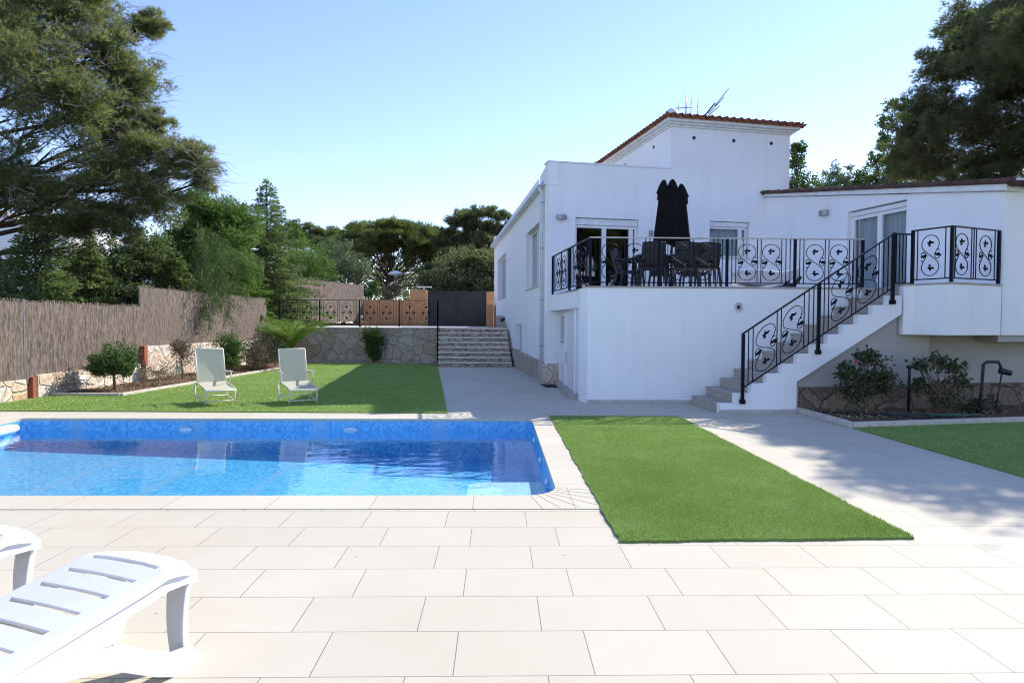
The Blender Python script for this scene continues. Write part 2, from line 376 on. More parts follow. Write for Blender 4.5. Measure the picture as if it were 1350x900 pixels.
# ------------------------------------------------------------------ foliage generators (real leaf-sized faces)
def unit(n):
    v = rng.normal(size=(n, 3)); return v/np.linalg.norm(v, axis=1, keepdims=True)
def leaf_quads(C, s, flat=0.0, jit=.5, asp=.5, D=None):
    """diamond leaves at C, length s, random tilt"""
    n = len(C); d = unit(n) if D is None else D + unit(n)*jit
    if flat: d[:,2] *= flat
    d /= np.linalg.norm(d, axis=1, keepdims=True)
    q = np.cross(d, unit(n)); q /= np.linalg.norm(q, axis=1, keepdims=True)+1e-9
    L = (s*rng.uniform(.65, 1.3, n))[:,None]; W = L*asp
    V = np.stack([C, C+d*L*.5+q*W*.5, C+d*L, C+d*L*.5-q*W*.5], 1)
    return V.reshape(-1, 3), np.arange(n*4).reshape(-1, 4)
def tufts(C, D, k, L, w, spread=.75):
    """k thin needles (triangles) fanned round direction D at each C"""
    n = len(C); C = np.repeat(C, k, 0); D = np.repeat(D, k, 0)
    d = D + unit(n*k)*spread; d /= np.linalg.norm(d, axis=1, keepdims=True)
    q = np.cross(d, unit(n*k)); q /= np.linalg.norm(q, axis=1, keepdims=True)+1e-9
    l = (L*rng.uniform(.6, 1.25, n*k))[:,None]
    V = np.stack([C - q*w/2, C + q*w/2, C + d*l], 1)
    return V.reshape(-1, 3), np.arange(n*k*3).reshape(-1, 3)
def clumped(c, r, nsub, per, sub=.3, shell=.55, up=.0):
    """points in clumps spread through an ellipsoid; returns points and outward directions"""
    c = np.array(c, float); r = np.array(r, float)
    d = unit(nsub); d[:,2] = d[:,2] + up*np.abs(d[:,2])*0 
    rad = rng.uniform(shell, 1.0, nsub)[:,None]
    S = c + d*r*rad
    S = np.repeat(S, per, 0); dd = np.repeat(d, per, 0)
    sr = np.repeat(rng.uniform(.6, 1.25, nsub), per)[:,None]*sub*r.mean()
    off = unit(len(S))*sr*rng.uniform(.15, 1, len(S))[:,None]**.6
    off[:,2] *= .7
    out = dd + off/(sub*r.mean())*.7; out /= np.linalg.norm(out, axis=1, keepdims=True)
    return S+off, out
def limb_pts(p, q, sag=.0, wob=.1, n=7):
    p = np.array(p, float); q = np.array(q, float); L = np.linalg.norm(q-p); out = []
    w = rng.normal(0, wob*L*.25, (n, 3)); 
    for i in range(n):
        t = i/(n-1); x = p+(q-p)*t; x = x + np.array([0,0,1])*math.sin(PI*t)*sag*L + w[i]*math.sin(PI*t)
        out.append(tuple(x))
    return out
def fir_sprays(base, h, r0, n_lv, z0=.05, droop=.25, power=.9, step=.07, leaf=.06, jag=.25, dens=1.0):
    """conifer: whorls of branches carrying flat sprays of leaves"""
    Cs = []; Ds = []; arms = []
    for i in range(n_lv):
        t = (i+rng.uniform(0,.6))/n_lv; z = h*(z0+(1-z0)*t); rr = r0*(1-t)**power*rng.uniform(1-jag, 1+jag)+.08
        nb = max(4, int(9*(1-t)+4))
        for k in range(nb):
            a = 2*PI*(k+rng.uniform(-.3,.3))/nb + i*2.4; L = rr*rng.uniform(.7, 1.15)
            dirv = np.array([math.cos(a), math.sin(a), 0.35 - droop*rng.uniform(.3, 1.4)])
            m = max(3, int(L/step*dens)); tt = rng.uniform(.15, 1, m*5)
            side = np.array([-math.sin(a), math.cos(a), 0])
            wd = (1-tt)*.38*L+.05
            p = np.outer(tt*L, dirv) + np.outer(rng.uniform(-1, 1, m*5)*wd, side) + np.c_[np.zeros(m*5), np.zeros(m*5), -droop*.5*L*tt**2+rng.normal(0, .035, m*5)]
            Cs.append(p + np.array([0,0,z])); Ds.append(np.tile(dirv, (m*5, 1)))
            arms.append((np.array([0,0,z]), np.array([0,0,z])+dirv*L*.85+np.array([0,0,-droop*.35*L])))
    C = np.concatenate(Cs)+np.array(base); D = np.concatenate(Ds)
    arms = [(a+np.array(base), b+np.array(base)) for a, b in arms]
    return C, D, arms
# ------------------------------------------------------------------ pool frame (axis turned 1.2 degrees)
def P(u, v): return (u - .021*v, v + .021*u)
def P3(u, v, z): x, y = P(u, v); return (x, y, z)
UL, UR, VN, VF = -7.21, .52, 5.55, 10.0       # pool edge
CW = .40                                       # coping width

def frame_sheet(name, mat, z, outer, hole, thick=.0, kind='structure'):
    """flat sheet with a rectangular hole, both in the pool frame"""
    a, b, c, d = outer; e, f, g, h = hole
    mb = MB()
    for r in ((a, b, c, g), (a, b, h, d), (a, e, g, h), (f, b, g, h)):
        mb.add([P3(r[0], r[2], z), P3(r[1], r[2], z), P3(r[1], r[3], z), P3(r[0], r[3], z)], [(0,1,2,3)])
    return tag(mb.build(name, mat), kind=kind)
hole = (UL-CW+.01, UR+CW-.01, VN-CW+.01, VF+CW-.01)
frame_sheet('ground', M['ground'], -.03, (-900, 900, -400, 1500), hole)
frame_sheet('paving', M['paving'], 0.0, (-12.0, 14.0, -4.0, 26.0), hole)

# coping: outer rectangle, inner edge rounded
def rrect(u0, u1, v0, v1, rs, n=8):
    pts = []
    for (cx, cy, a0, r) in ((u1, v0, -90, rs[0]), (u1, v1, 0, rs[1]), (u0, v1, 90, rs[2]), (u0, v0, 180, rs[3])):
        sx = -1 if cx == u1 else 1; sy = 1 if cy == v0 else -1
        for k in range(n+1):
            t = R(a0 + 90*k/n)
            pts.append((cx + sx*r + r*math.cos(t), cy + sy*r + r*math.sin(t)))
    return pts
inner = rrect(UL, UR, VN, VF, (.30, .20, .12, .12))
def coping_part(mb, flt):
    n = len(inner)
    def outer_pt(p):
        u, v = p
        du = max(UL-p[0]+CW, 0); 
        # project onto outer rectangle
        cands = []
        return (u, v)
    for i in range(n):
        p, q = inner[i], inner[(i+1) % n]
        def out(p, ref):
            u, v = p; side = ref
            if side == 'R': return (UR+CW, v)
            if side == 'L': return (UL-CW, v)
            if side == 'N': return (u, VN-CW)
            return (u, VF+CW)
        pass
mb = MB(); n_ = len(inner)
def push(p):
    """inner rounded outline point -> outer rectangle point"""
    u, v = p; k = 9
    cu = min(max(u, UL+.45), UR-.45); cv = min(max(v, VN+.45), VF-.45)
    du, dv = u-cu, v-cv
    if abs(du) < 1e-6 and abs(dv) < 1e-6: return p
    t = 1e9
    if du > 1e-6: t = min(t, (UR+CW-cu)/du)
    if du < -1e-6: t = min(t, (UL-CW-cu)/du)
    if dv > 1e-6: t = min(t, (VF+CW-cv)/dv)
    if dv < -1e-6: t = min(t, (VN-CW-cv)/dv)
    return (cu+du*t, cv+dv*t)
ring_i = []; 
for i in range(n_):
    p, q = inner[i], inner[(i+1) % n_]; L = math.dist(p, q); m = max(1, int(L/.3))
    for k in range(m): ring_i.append((p[0]+(q[0]-p[0])*k/m, p[1]+(q[1]-p[1])*k/m))
ring_o = [push(p) for p in ring_i]
# make sure each outer corner is hit exactly
for cu_, cv_ in ((UR+CW, VN-CW), (UR+CW, VF+CW), (UL-CW, VF+CW), (UL-CW, VN-CW)):
    j = min(range(len(ring_o)), key=lambda q: math.dist(ring_o[q], (cu_, cv_))); ring_o[j] = (cu_, cv_)
nr = len(ring_i)
zt = .006
V_ = [P3(*p, zt) for p in ring_i] + [P3(*p, zt) for p in ring_o] + [P3(*p, -.035) for p in ring_i] + [P3(*p, -.035) for p in ring_o]
F_side = []; F_long = []
for i in range(nr):
    j = (i+1) % nr
    mid = ((ring_i[i][0]+ring_i[j][0])/2, (ring_i[i][1]+ring_i[j][1])/2)
    quads = [(nr+i, i, j, nr+j)[::-1], (i, 2*nr+i, 2*nr+j, j), (nr+j, 3*nr+j, 3*nr+i, nr+i), (2*nr+i, 3*nr+i, 3*nr+j, 2*nr+j)]
    (F_side if (mid[0] > UR-.42+.3 and mid[1] > VN+.3 or mid[0] < UL+.2 and mid[1] > VN+.3) else F_long).extend(quads)
cp = tag(MB().add(V_, F_long).build('pool_coping', M['coping'], fix=True), kind='structure')
tag(MB().add(V_, F_side).build('pool_coping_side', M['coping_side'], fix=True), kind='structure')
# fan joints of the rounded corner
jm = MB()
for k in range(1, 8):
    t = R(-90 + 90*k/8); cx, cy = UR-.30, VN+.30
    a = (cx+.31*math.cos(t), cy+.31*math.sin(t)); dl = .42/max(abs(math.cos(t)), abs(math.sin(t)))*.95
    b = (cx+(.31+dl)*math.cos(t), cy+(.31+dl)*math.sin(t))
    jm.bar(P3(*a, zt+.0005), P3(*b, zt+.0005), .0025, .002)
tag(jm.build('coping_joints', simple('joint_grout', (.16,.145,.12), .9)), kind='structure')
# thin end joints at the edge of the coping rows
# basin
WD = -.8
shell = rrect(UL, UR, VN, VF, (.30, .20, .12, .12))
mb = MB(); n = len(shell)
flo = lambda u: -.42-.25*(u-UL)/(UR-UL)
vs = [P3(*p, -.03) for p in shell] + [P3(*p, flo(p[0])) for p in shell]
mb.add(vs, [(i, (i+1)%n, n+(i+1)%n, n+i) for i in range(n)])
tag(mb.build('pool_basin', M['mosaic'], fix=False), kind='structure')
tag(MB().add([P3(*p, flo(p[0])) for p in shell], [tuple(range(n))]).build('pool_floor', M['mosaic_floor']), kind='structure')
# entry bench and lower step in the near right corner
be = [(-.30, VN), (.46, VN), (.46, 6.85), (-.18, 6.85), (-.27, 6.80), (-.30, 6.7)]
st = tag(MB().prism([P(*p) for p in be], WD, -.20).build('pool_step', M['mosaic_light']), kind='structure')
lo = [(-.302, VN)] + [(-.302 - .34*math.sin(R(t)), 6.3 - .34 + .34*math.cos(R(t)) ) for t in (0, 20, 40, 60, 75, 90)] + [(-.642, VN)]
tag(MB().prism([P(*p) for p in lo], WD, -.36).build('pool_step', M['mosaic_light']), kind='structure')
# pale roll added for the sunlit band inside the left pool wall
mb = MB(); mb.tube([P3(UL+.12, 6.5, -.10), P3(UL+.12, 9.6, -.10), P3(UL+.12, 9.72, -.10)], [.075, .075, .05], 12)
tag(mb.build('pool_sunlit_band', M['mosaic_light']), kind='structure')
# water sheet
wm = MB(); wp = [P3(*p, -.17) for p in rrect(UL+.002, UR-.002, VN+.002, VF-.002, (.30, .20, .12, .12))]
wm.add(wp, [tuple(range(len(wp)))])
tag(wm.build('pool_water', M['water']), kind='structure')
# water inlets on the right wall and a round light on the far wall
for v in (6.55, 7.6, 8.9):
    mb = MB(); c = Vector(P3(UR-.012, v, -.12))
    mb.lathe([(.001, 0), (.035, 0), (.035, .015), (.02, .03), (.001, .03)], M=Matrix.Translation(c) @ Matrix.Rotation(R(-90), 4, 'Y'), n=12)
    o = mb.build('water_inlet', M['white_trim'], origin=c)
    tag(o, {6.55: 'nearest of the three small white inlets on the right pool wall', 7.6: 'middle of the three small white inlets on the right pool wall', 8.9: 'farthest of the three small white inlets on the right pool wall'}[v], 'pool inlet', 'inlets along the right pool wall')
for u, lb in ((-2.25, 'round pale pool light low on the far wall, right of the loungers'), (-4.75, 'round pale pool light on the far wall below the left lounger')):
    c = Vector(P3(u, VF-.01, -.165)); mb = MB()
    mb.lathe([(.001, 0), (.11, 0), (.11, .02), (.08, .035), (.001, .04)], M=Matrix.Translation(c) @ Matrix.Diagonal((1,1,.4,1)) @ Matrix.Rotation(R(90), 4, 'X'), n=24)
    tag(mb.build('pool_light', M['mosaic_light'], origin=c), lb, 'pool light', 'lights on the far pool wall')

# ------------------------------------------------------------------ lawns
def inside(poly, x, y):
    n = len(poly); r = np.zeros(x.shape, bool); j = n-1
    for i in range(n):
        xi, yi = poly[i]; xj, yj = poly[j]
        c = ((yi > y) != (yj > y)) & (x < (xj-xi)*(y-yi)/(yj-yi+1e-12)+xi); r ^= c; j = i
    return r
def blades(poly, n, h, w, z0, near=None):
    xs = [p[0] for p in poly]; ys = [p[1] for p in poly]
    x = rng.uniform(min(xs), max(xs), n*3); y = rng.uniform(min(ys), max(ys), n*3)
    if near: # more blades close to the camera
        k = rng.uniform(0, 1, n*3) < np.clip((near/np.maximum(y, 1))**2, 0, 1); x = x[k]; y = y[k]
    k = inside(poly, x, y); x = x[k][:n]; y = y[k][:n]; n = len(x)
    a = rng.uniform(0, 2*PI, n); hh = h*rng.uniform(.6, 1.25, n); ww = w*rng.uniform(.7, 1.3, n)
    lx, ly = rng.normal(0, h*.45, n), rng.normal(0, h*.45, n)
    dx, dy = np.cos(a)*ww/2, np.sin(a)*ww/2
    V = np.empty((n, 3, 3)); V[:,0] = np.c_[x-dx, y-dy, np.full(n, z0)]; V[:,1] = np.c_[x+dx, y+dy, np.full(n, z0)]
    V[:,2] = np.c_[x+lx, y+ly, z0+hh]
    return V.reshape(-1, 3), np.arange(n*3).reshape(-1, 3)
strip = [P(.62+.42, 4.42), P(3.06, 4.42), P(3.06, 10.35), P(1.04, 10.35)]
strip0 = [(.735, 4.37), (2.79, 4.47), (2.66, 10.32), (.60, 10.32)]
strip = []
for a_, b_ in zip(strip0, strip0[1:]+strip0[:1]):
    L_ = math.dist(a_, b_); m_ = int(L_/.05); nx_, ny_ = (b_[1]-a_[1])/L_, -(b_[0]-a_[0])/L_
    for k_ in range(m_):
        w_ = .006*math.sin(k_*.31)+.004*math.sin(k_*1.1)+float(rng.uniform(-.004, .004)); t_ = k_/m_
        strip.append((a_[0]+(b_[0]-a_[0])*t_+nx_*w_, a_[1]+(b_[1]-a_[1])*t_+ny_*w_))
lawnL = [(-9.05, 10.62), (-1.05, 10.62), (-1.62, 15.1), (-2.68, 23.4), (-7.35, 23.55), (-7.25, 20.5), (-7.42, 17.4), (-7.48, 15.4), (-7.66, 12.75), (-9.05, 12.8)]
lawnR = [(4.88, 9.28), (5.12, 3.0), (13.5, 3.2), (13.5, 11.0), (7.8, 9.93)]
for nm, poly, nb, h, w, near, sk in (('lawn_strip', strip, 170000, .019, .006, 5.5, True), ('lawn', lawnL, 110000, .024, .010, 13, False), ('lawn', lawnR, 60000, .022, .007, 7, False)):
    tag(MB().prism(poly, -.01, .016).build(nm, M['turf']), kind='structure')
    V, F = blades(poly, nb, h, w, .014, near)
    tag(np_mesh('turf_grass', V, F, M['blade']), {0: None}.get(1), kind='stuff')
# beds
bedL = [(-9.05, 12.82), (-7.68, 12.77), (-7.50, 15.4), (-7.44, 17.4), (-7.27, 20.5), (-7.37, 23.6), (-9.05, 24.0)]
def bumpy(poly, name, z, amp, mat, step=.12):
    xs = [p[0] for p in poly]; ys = [p[1] for p in poly]
    nx = int((max(xs)-min(xs))/step)+1; ny = int((max(ys)-min(ys))/step)+1
    X, Y = np.meshgrid(min(xs)+np.arange(nx+1)*step, min(ys)+np.arange(ny+1)*step, indexing='ij')
    Z = z + amp*(np.sin(X*3.1+Y*1.7)+np.sin(X*1.3-Y*4.1))*.5 + rng.uniform(-amp, amp, X.shape)*.6
    V = np.c_[X.ravel(), Y.ravel(), Z.ravel()]
    I, J = np.meshgrid(np.arange(nx), np.arange(ny), indexing='ij'); I = I.ravel(); J = J.ravel()
    F = np.c_[I*(ny+1)+J, (I+1)*(ny+1)+J, (I+1)*(ny+1)+J+1, I*(ny+1)+J+1]
    c = V[F].mean(1); k = inside(poly, c[:,0], c[:,1])
    return tag(np_mesh(name, V, F[k], mat), kind='structure')
bumpy(bedL, 'planting_bed', .035, .02, M['soil'])
bedR = [(4.86, 11.3), (4.93, 9.36), (7.8, 9.99), (13.5, 11.1), (13.5, 12.4), (6.7, 11.9)]
bumpy(bedR, 'planting_bed', .03, .02, M['soil'])
def kerb(pts, w, z, name='bed_kerb'):
    mb = MB()
    for a, b in zip(pts[:-1], pts[1:]): mb.bar((a[0], a[1], z/2), (b[0], b[1], z/2), w, z)
    return tag(mb.build(name, M['kerb'], bevel=.008), kind='structure')
kerb([(-9.02, 12.8), (-7.67, 12.76), (-7.49, 15.4), (-7.43, 17.4), (-7.26, 20.5), (-7.36, 23.6)], .09, .07)
kerb([(4.83, 11.0), (4.90, 9.33), (7.8, 9.96), (13.5, 11.05)], .08, .085)
# stones and fallen leaves in the right bed
def litter(poly, n, s, z, mat, name):
    xs = [p[0] for p in poly]; ys = [p[1] for p in poly]
    x = rng.uniform(min(xs), max(xs), n*3); y = rng.uniform(min(ys), max(ys), n*3); k = inside(poly, x, y); x = x[k][:n]; y = y[k][:n]; n = len(x)
    C = np.c_[x, y, z + rng.uniform(0, .02, n)]; V, F = leaf_quads(C, s, flat=.5); return tag(np_mesh(name, V, F, mat), kind='stuff')
# ------------------------------------------------------------------ villa
F1, F3 = (.88, 16.2), (7.42, 17.63)
def lerp(a, b, t): return tuple(x+(y-x)*t for x, y in zip(a, b))
fd = Vector((F3[0]-F1[0], F3[1]-F1[1])); FL = fd.length; fd /= FL
def onF(px):   # point on the facade line seen in the photo column px
    t = (px-675)/860; s = (F1[1]*t - F1[0])/(fd.x - fd.y*t); return s
F2s = onF(882); F2 = (F1[0]+fd.x*F2s, F1[1]+fd.y*F2s)
TZ = 2.15
villa = thing('white_villa', (3.5, 14.5, 0), 'white two-storey villa with a tiled tower, terrace and iron railings', 'house')

def wall(mb, A, B, z0, z1, thick, ops=(), z1b=None):
    """wall whose outside face runs A->B (outside on the right hand of A->B); ops = (s0,s1,za,zb) openings"""
    A = Vector((A[0], A[1])); B = Vector((B[0], B[1])); L = (B-A).length; d = (B-A)/L; nrm = Vector((d.y, -d.x))  # outward
    top = lambda s: z1 + ((z1b if z1b is not None else z1)-z1)*s/L
    ss = sorted({0, L} | {o[0] for o in ops} | {o[1] for o in ops}); zz = sorted({z0} | {o[2] for o in ops} | {o[3] for o in ops})
    def op(i, j):
        sm = (ss[i]+ss[i+1])/2; za = zz[j]; zb = zz[j+1] if j+1 < len(zz) else z1-1e-3
        zm = (za+zb)/2
        return any(o[0] < sm < o[1] and o[2] < zm < o[3] for o in ops)
    nz = len(zz)
    def pt(s, z, inn):
        p = A + d*s - nrm*(thick if inn else 0)
        return (p.x, p.y, top(s) if z is None else z)
    for i in range(len(ss)-1):
        for j in range(nz):
            za = zz[j]; zb = zz[j+1] if j+1 < nz else None
            if op(i, j): continue
            s0, s1 = ss[i], ss[i+1]
            vs = [pt(s0,za,0), pt(s1,za,0), pt(s1,zb,0), pt(s0,zb,0), pt(s0,za,1), pt(s1,za,1), pt(s1,zb,1), pt(s0,zb,1)]
            fs = [(0,1,2,3), (5,4,7,6)]
            if i == 0 or op(i-1, j): fs.append((4,0,3,7))
            if i == len(ss)-2 or op(i+1, j): fs.append((1,5,6,2))
            if j == 0 or op(i, j-1): fs.append((4,5,1,0))
            if zb is None or op(i, j+1): fs.append((3,2,6,7))
            mb.add(vs, fs)
    return mb
class Frame:
    """local frame on a wall: s along, o outward, z up"""
    def __init__(s, A, B):
        s.A = Vector((A[0], A[1])); d = Vector((B[0], B[1]))-s.A; s.L = d.length; s.d = d/s.L; s.n = Vector((s.d.y, -s.d.x))
    def p(s, a, o, z): q = s.A + s.d*a + s.n*o; return (q.x, q.y, z)
    def box(s, mb, a0, a1, o0, o1, z0, z1):
        vs = [s.p(a, o, z) for z in (z0, z1) for a, o in ((a0,o1),(a1,o1),(a1,o0),(a0,o0))]
        return mb.add(vs, [(3,2,1,0),(4,5,6,7),(0,1,5,4),(1,2,6,5),(2,3,7,6),(3,0,4,7)])

def window(parent, fr, s0, s1, z0, z1, rec, leaves, gl='glass', curtain=True, name='window', box=0.0, sill=True, label=None, fw=.06, handle=False):
    """frame with leaves set back by rec in the opening; children: pane, curtain, shutter_box"""
    mb = MB(); zt = z1 - box
    fr.box(mb, s0+.002, s1-.002, -rec-.06, -rec, z0+.002, z0+fw); fr.box(mb, s0+.002, s1-.002, -rec-.06, -rec, zt-fw, zt-.002)
    edges = [s0+.002] + [s0+(s1-s0)*q for q in leaves] + [s1-.002]
    for i, e in enumerate(edges):
        a, b = (e, e+fw) if i == 0 else ((e-fw, e) if i == len(edges)-1 else (e-fw*.8, e+fw*.8))
        fr.box(mb, a, b, -rec-.062, -rec+.002+.008*(i%2), z0+fw, zt-fw)
    w = mb.build(name, M['upvc'], parent, bevel=.004, fix=True)
    if label: w['label'] = label
    for i in range(len(edges)-1):
        g = MB(); fr.box(g, edges[i]+fw*.8, edges[i+1]-fw*.8, -rec-.045, -rec-.035, z0+fw, zt-fw); g.build('pane', M[gl], w, fix=True)
    if curtain:
        c = MB(); m = 60; a0, a1 = s0+.05, s1-.05
        vs = []; 
        for k in range(m+1):
            a = a0+(a1-a0)*k/m; o = -rec-.16+.02*math.sin(k*1.35)+.008*math.sin(k*3.1)
            vs += [fr.p(a, o, z0+.03), fr.p(a, o, zt-.03)]
        c.add(vs, [(2*k, 2*k+2, 2*k+3, 2*k+1) for k in range(m)], True); c.build('curtain', M['curtain'], w)
    if box:
        b = MB(); fr.box(b, s0+.002, s1-.002, -rec-.1, -rec+.05, zt, z1-.002); b.build('shutter_box', M['white_trim'], w, bevel=.01, fix=True)
    if sill:
        b = MB(); fr.box(b, s0-.04, s1+.04, -rec, .035, z0-.03, z0-.001); b.build('sill', M['sill'], w, bevel=.004, fix=True)
    # dark room behind
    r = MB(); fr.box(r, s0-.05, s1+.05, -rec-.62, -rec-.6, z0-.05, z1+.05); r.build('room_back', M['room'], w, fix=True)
    return w

# --- upper facade
ff = Frame(F1, F3)
d0, d1 = onF(757.5), onF(841); w0, w1 = onF(933.5), onF(986)
wdz = 3.92
mb = MB()
wall(mb, F1, F3, TZ-.4, 5.45, .3, [(d0, d1, TZ+.02, 4.13), (w0, w1, 3.22, 4.18)])
mb.build('upper_wall', M['white'], villa, fix=False)
mb = MB(); ff.box(mb, -.02, F2s+.02, -.34, .02, 5.452, 5.49); mb.build('parapet_cap', M['white_trim'], villa, bevel=.006, fix=True)
# side of the raised parapet (faces left)
mb = MB(); back = (F1[0]-.214*.0-.12*6, F1[1]+6)
wall(mb, (F1[0]-.09*1.6, F1[1]+1.6), (F1[0], F1[1]), 4.9, 5.45, .25); mb.build('parapet', M['white'], villa)
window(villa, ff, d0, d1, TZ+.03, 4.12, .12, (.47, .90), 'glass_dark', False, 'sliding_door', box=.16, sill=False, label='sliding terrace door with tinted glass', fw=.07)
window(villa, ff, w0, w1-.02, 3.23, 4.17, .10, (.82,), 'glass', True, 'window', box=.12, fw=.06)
# --- tower
def perp(p, L, k=(-.214, .977)): return (p[0]+k[0]*L, p[1]+k[1]*L)
F4 = perp(F2, 5.0); F5 = perp(F3, 5.0)
tower = MB()
WT = 6.54
wall(tower, F2, F3, 5.45, WT, .3); wall(tower, F4, F2, 5.0, WT, .3); wall(tower, F3, F5, 4.0, WT, .3); wall(tower, F5, F4, 4.0, WT, .3)
tower.build('tower_wall', M['white'], villa)
# cornice
def ringpoly(o):
    c = [F2, F3, F5, F4]; cx = sum(p[0] for p in c)/4; cy = sum(p[1] for p in c)/4
    out = []
    e1 = Vector((fd.x, fd.y)); e2 = Vector((-.214, .977))
    for (p, a, b) in ((F2,-1,-1),(F3,1,-1),(F5,1,1),(F4,-1,1)): q = Vector(p)+e1*a*o+e2*b*o; out.append((q.x, q.y))
    return out
mb = MB(); mb.prism(ringpoly(.05), WT+.001, WT+.05); mb.prism(ringpoly(.11), WT+.051, WT+.10); mb.prism(ringpoly(.19), WT+.101, WT+.17)
mb.build('cornice', M['white_trim'], villa, bevel=.012)
def roof_side(mb, A, B, apexA, apexB, per=.21, amp=.065, over=0.0):
    """corrugated slope from eave A-B up to the ridge line apexA-apexB"""
    A, B, CA, CB = map(Vector, (A, B, apexA, apexB)); L = (B-A).length; d = (B-A)/L
    n = int(L/per*8); up = None
    def lim(s):   # height fraction where the hip cuts
        sa = (CA-A).dot(d); sb = L-(B-CB).dot(d)
        t = 1.0
        if s < sa: t = min(t, s/sa)
        if s > sb: t = min(t, (L-s)/(L-sb))
        return max(t, 0.001)
    slope = ((CA+CB)/2 - (A+B)/2); slope = slope - d*slope.dot(d)
    rows = 12; vs = []
    for i in range(n+1):
        s = L*i/n; z = amp*abs(math.sin(PI*s/per))*1.0 - amp*.2 ; z = amp*math.cos(2*PI*s/per)*.8
        base = A + d*s; t1 = lim(s)
        for j in range(rows+1):
            t = t1*j/rows; q = base + slope*t
            vs.append((q.x, q.y, q.z + z + (.012*(1-(j*1.0 % 2)))))
    fs = [(i*(rows+1)+j, (i+1)*(rows+1)+j, (i+1)*(rows+1)+j+1, i*(rows+1)+j+1) for i in range(n) for j in range(rows)]
    mb.add(vs, fs, True)
rp = ringpoly(.24); ez = WT+.235
cen = Vector((sum(p[0] for p in rp)/4, sum(p[1] for p in rp)/4)); 
apz = ez + .62
ap = (cen.x, cen.y, apz)
rf = MB()
for i in range(4):
    a, b = rp[i], rp[(i+1)%4]; roof_side(rf, (a[0],a[1],ez), (b[0],b[1],ez), ap, ap)
ro = rf.build('roof', M['tile'], villa); sm = ro.modifiers.new('thick', 'SOLIDIFY'); sm.thickness = .022; sm.offset = -1
# eave tile cups hanging under the edge
ec = MB()
for i in range(4):
    a = Vector(rp[i]); b = Vector(rp[(i+1)%4]); L = (b-a).length; d = (b-a)/L; nin = Vector((-d.y, d.x))
    k = 0; s = .105
    while s < L:
        c = a + d*s; pts = []
        m = Matrix(((d.x, nin.x, 0, c.x-nin.x*.05), (d.y, nin.y, 0, c.y-nin.y*.05), (0, 0, 1, ez+.005), (0,0,0,1)))
        prof = [(.085*math.cos(R(t)), -.075*math.sin(R(t))) for t in range(0, 181, 20)] + [(.062*math.cos(R(t)), -.055*math.sin(R(t))) for t in range(180, -1, -20)]
        n0 = len(prof)
        vs = [m @ Vector((x, 0, z)) for x, z in prof] + [m @ Vector((x, .3, z+.035)) for x, z in prof]
        ec.add(vs, [(q, (q+1)%n0, n0+(q+1)%n0, n0+q) for q in range(n0)] + [tuple(range(n0))[::-1]]); s += .21
ec.build('eave_tiles', M['tile'], villa)
mb = MB(); mb.prism(ringpoly(.2), WT+.171, WT+.21); mb.build('roof_deck', M['ochre'], villa)
# round white vent hood at the tower corner of the roof
c = Vector((F2[0]+.05, F2[1]+.2, ez+.0)); mb = MB()
mb.lathe([(.17, 0), (.17, .12), (.15, .2), (.09, .27), (.001, .29)], c=c, n=16); mb.build('roof_vent', M['white_trim'], villa)
# small wall vents on the tower
for s in (onF(911.5), onF(963.5), onF(1012.5)):
    p = ff.p(s, 0, 0); mb = MB(); z = WT-.25
    mb.lathe([(.001, 0), (.045, 0), (.045, .012), (.001, .012)], M=Matrix.Translation(ff.p(s, .0, z)) @ Matrix.Rotation(math.atan2(fd.y, fd.x), 4, 'Z') @ Matrix.Rotation(R(90), 4, 'X'), n=12)
    mb.build('vent_hole', M['dark_plastic'], villa)
fs_ = Frame(F4, F2)
for s in (5-1.05, 5-3.1):
    mb = MB(); a = math.atan2(fs_.d.y, fs_.d.x)
    mb.lathe([(.001, 0), (.045, 0), (.045, .012), (.001, .012)], M=Matrix.Translation(fs_.p(s, 0, WT-.25)) @ Matrix.Rotation(a, 4, 'Z') @ Matrix.Rotation(R(90), 4, 'X'), n=12)
    mb.build('vent_hole', M['dark_plastic'], villa)

# --- left wall
L1, L2 = (.82, 16.35), (-.83, 30.1)
fl = Frame(L2, L1)
def onL(px): t = (px-675)/860; return (fl.A.y*t - fl.A.x)/(fl.d.x - fl.d.y*t)
a0, a1 = onL(656), onL(667); b0, b1 = onL(693), onL(710); c0, c1 = onL(680), onL(687.5)
def zL(px, y): s = onL(px); q = fl.A+fl.d*s; return 1.48 + (425.7-y)*q.y/860
mb = MB(); wt = 4.93
wops = [(a0, a1, zL(656, 395.5), zL(656, 343)), (b0, b1, zL(695, 382), zL(695, 307)), (c0, c1, .52, 1.45)]
wall(mb, L2, L1, -.1, wt, .35, wops)
mb.build('side_wall', M['white'], villa)
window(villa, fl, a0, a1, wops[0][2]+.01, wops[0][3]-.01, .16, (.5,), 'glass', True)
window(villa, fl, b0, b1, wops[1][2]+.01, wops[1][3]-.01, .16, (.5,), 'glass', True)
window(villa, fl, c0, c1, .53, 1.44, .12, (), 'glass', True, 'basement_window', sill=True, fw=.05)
mb = MB(); fl.box(mb, -.1, fl.L+.02, -.4, .05, wt+.001, wt+.10); mb.build('eave_slab', M['white_trim'], villa, bevel=.01, fix=True)
g = MB(); 
for (o0, o1, z0, z1) in ((.055, .065, wt+.0, wt+.13), (.055, .18, wt-.01, wt), (.17, .18, wt+.0, wt+.13)): fl.box(g, -.1, fl.L-.02, o0, o1, z0, z1)
g.build('gutter', M['gutter'], villa, fix=True)
dp = MB(); s = fl.L-.15
dp.tube([fl.p(s, .12, wt), fl.p(s, .12, wt-.08), fl.p(s, .07, wt-.22), fl.p(s, .07, .05)], .042, 12)
dpo = dp.build('downpipe', M['gutter'], villa)
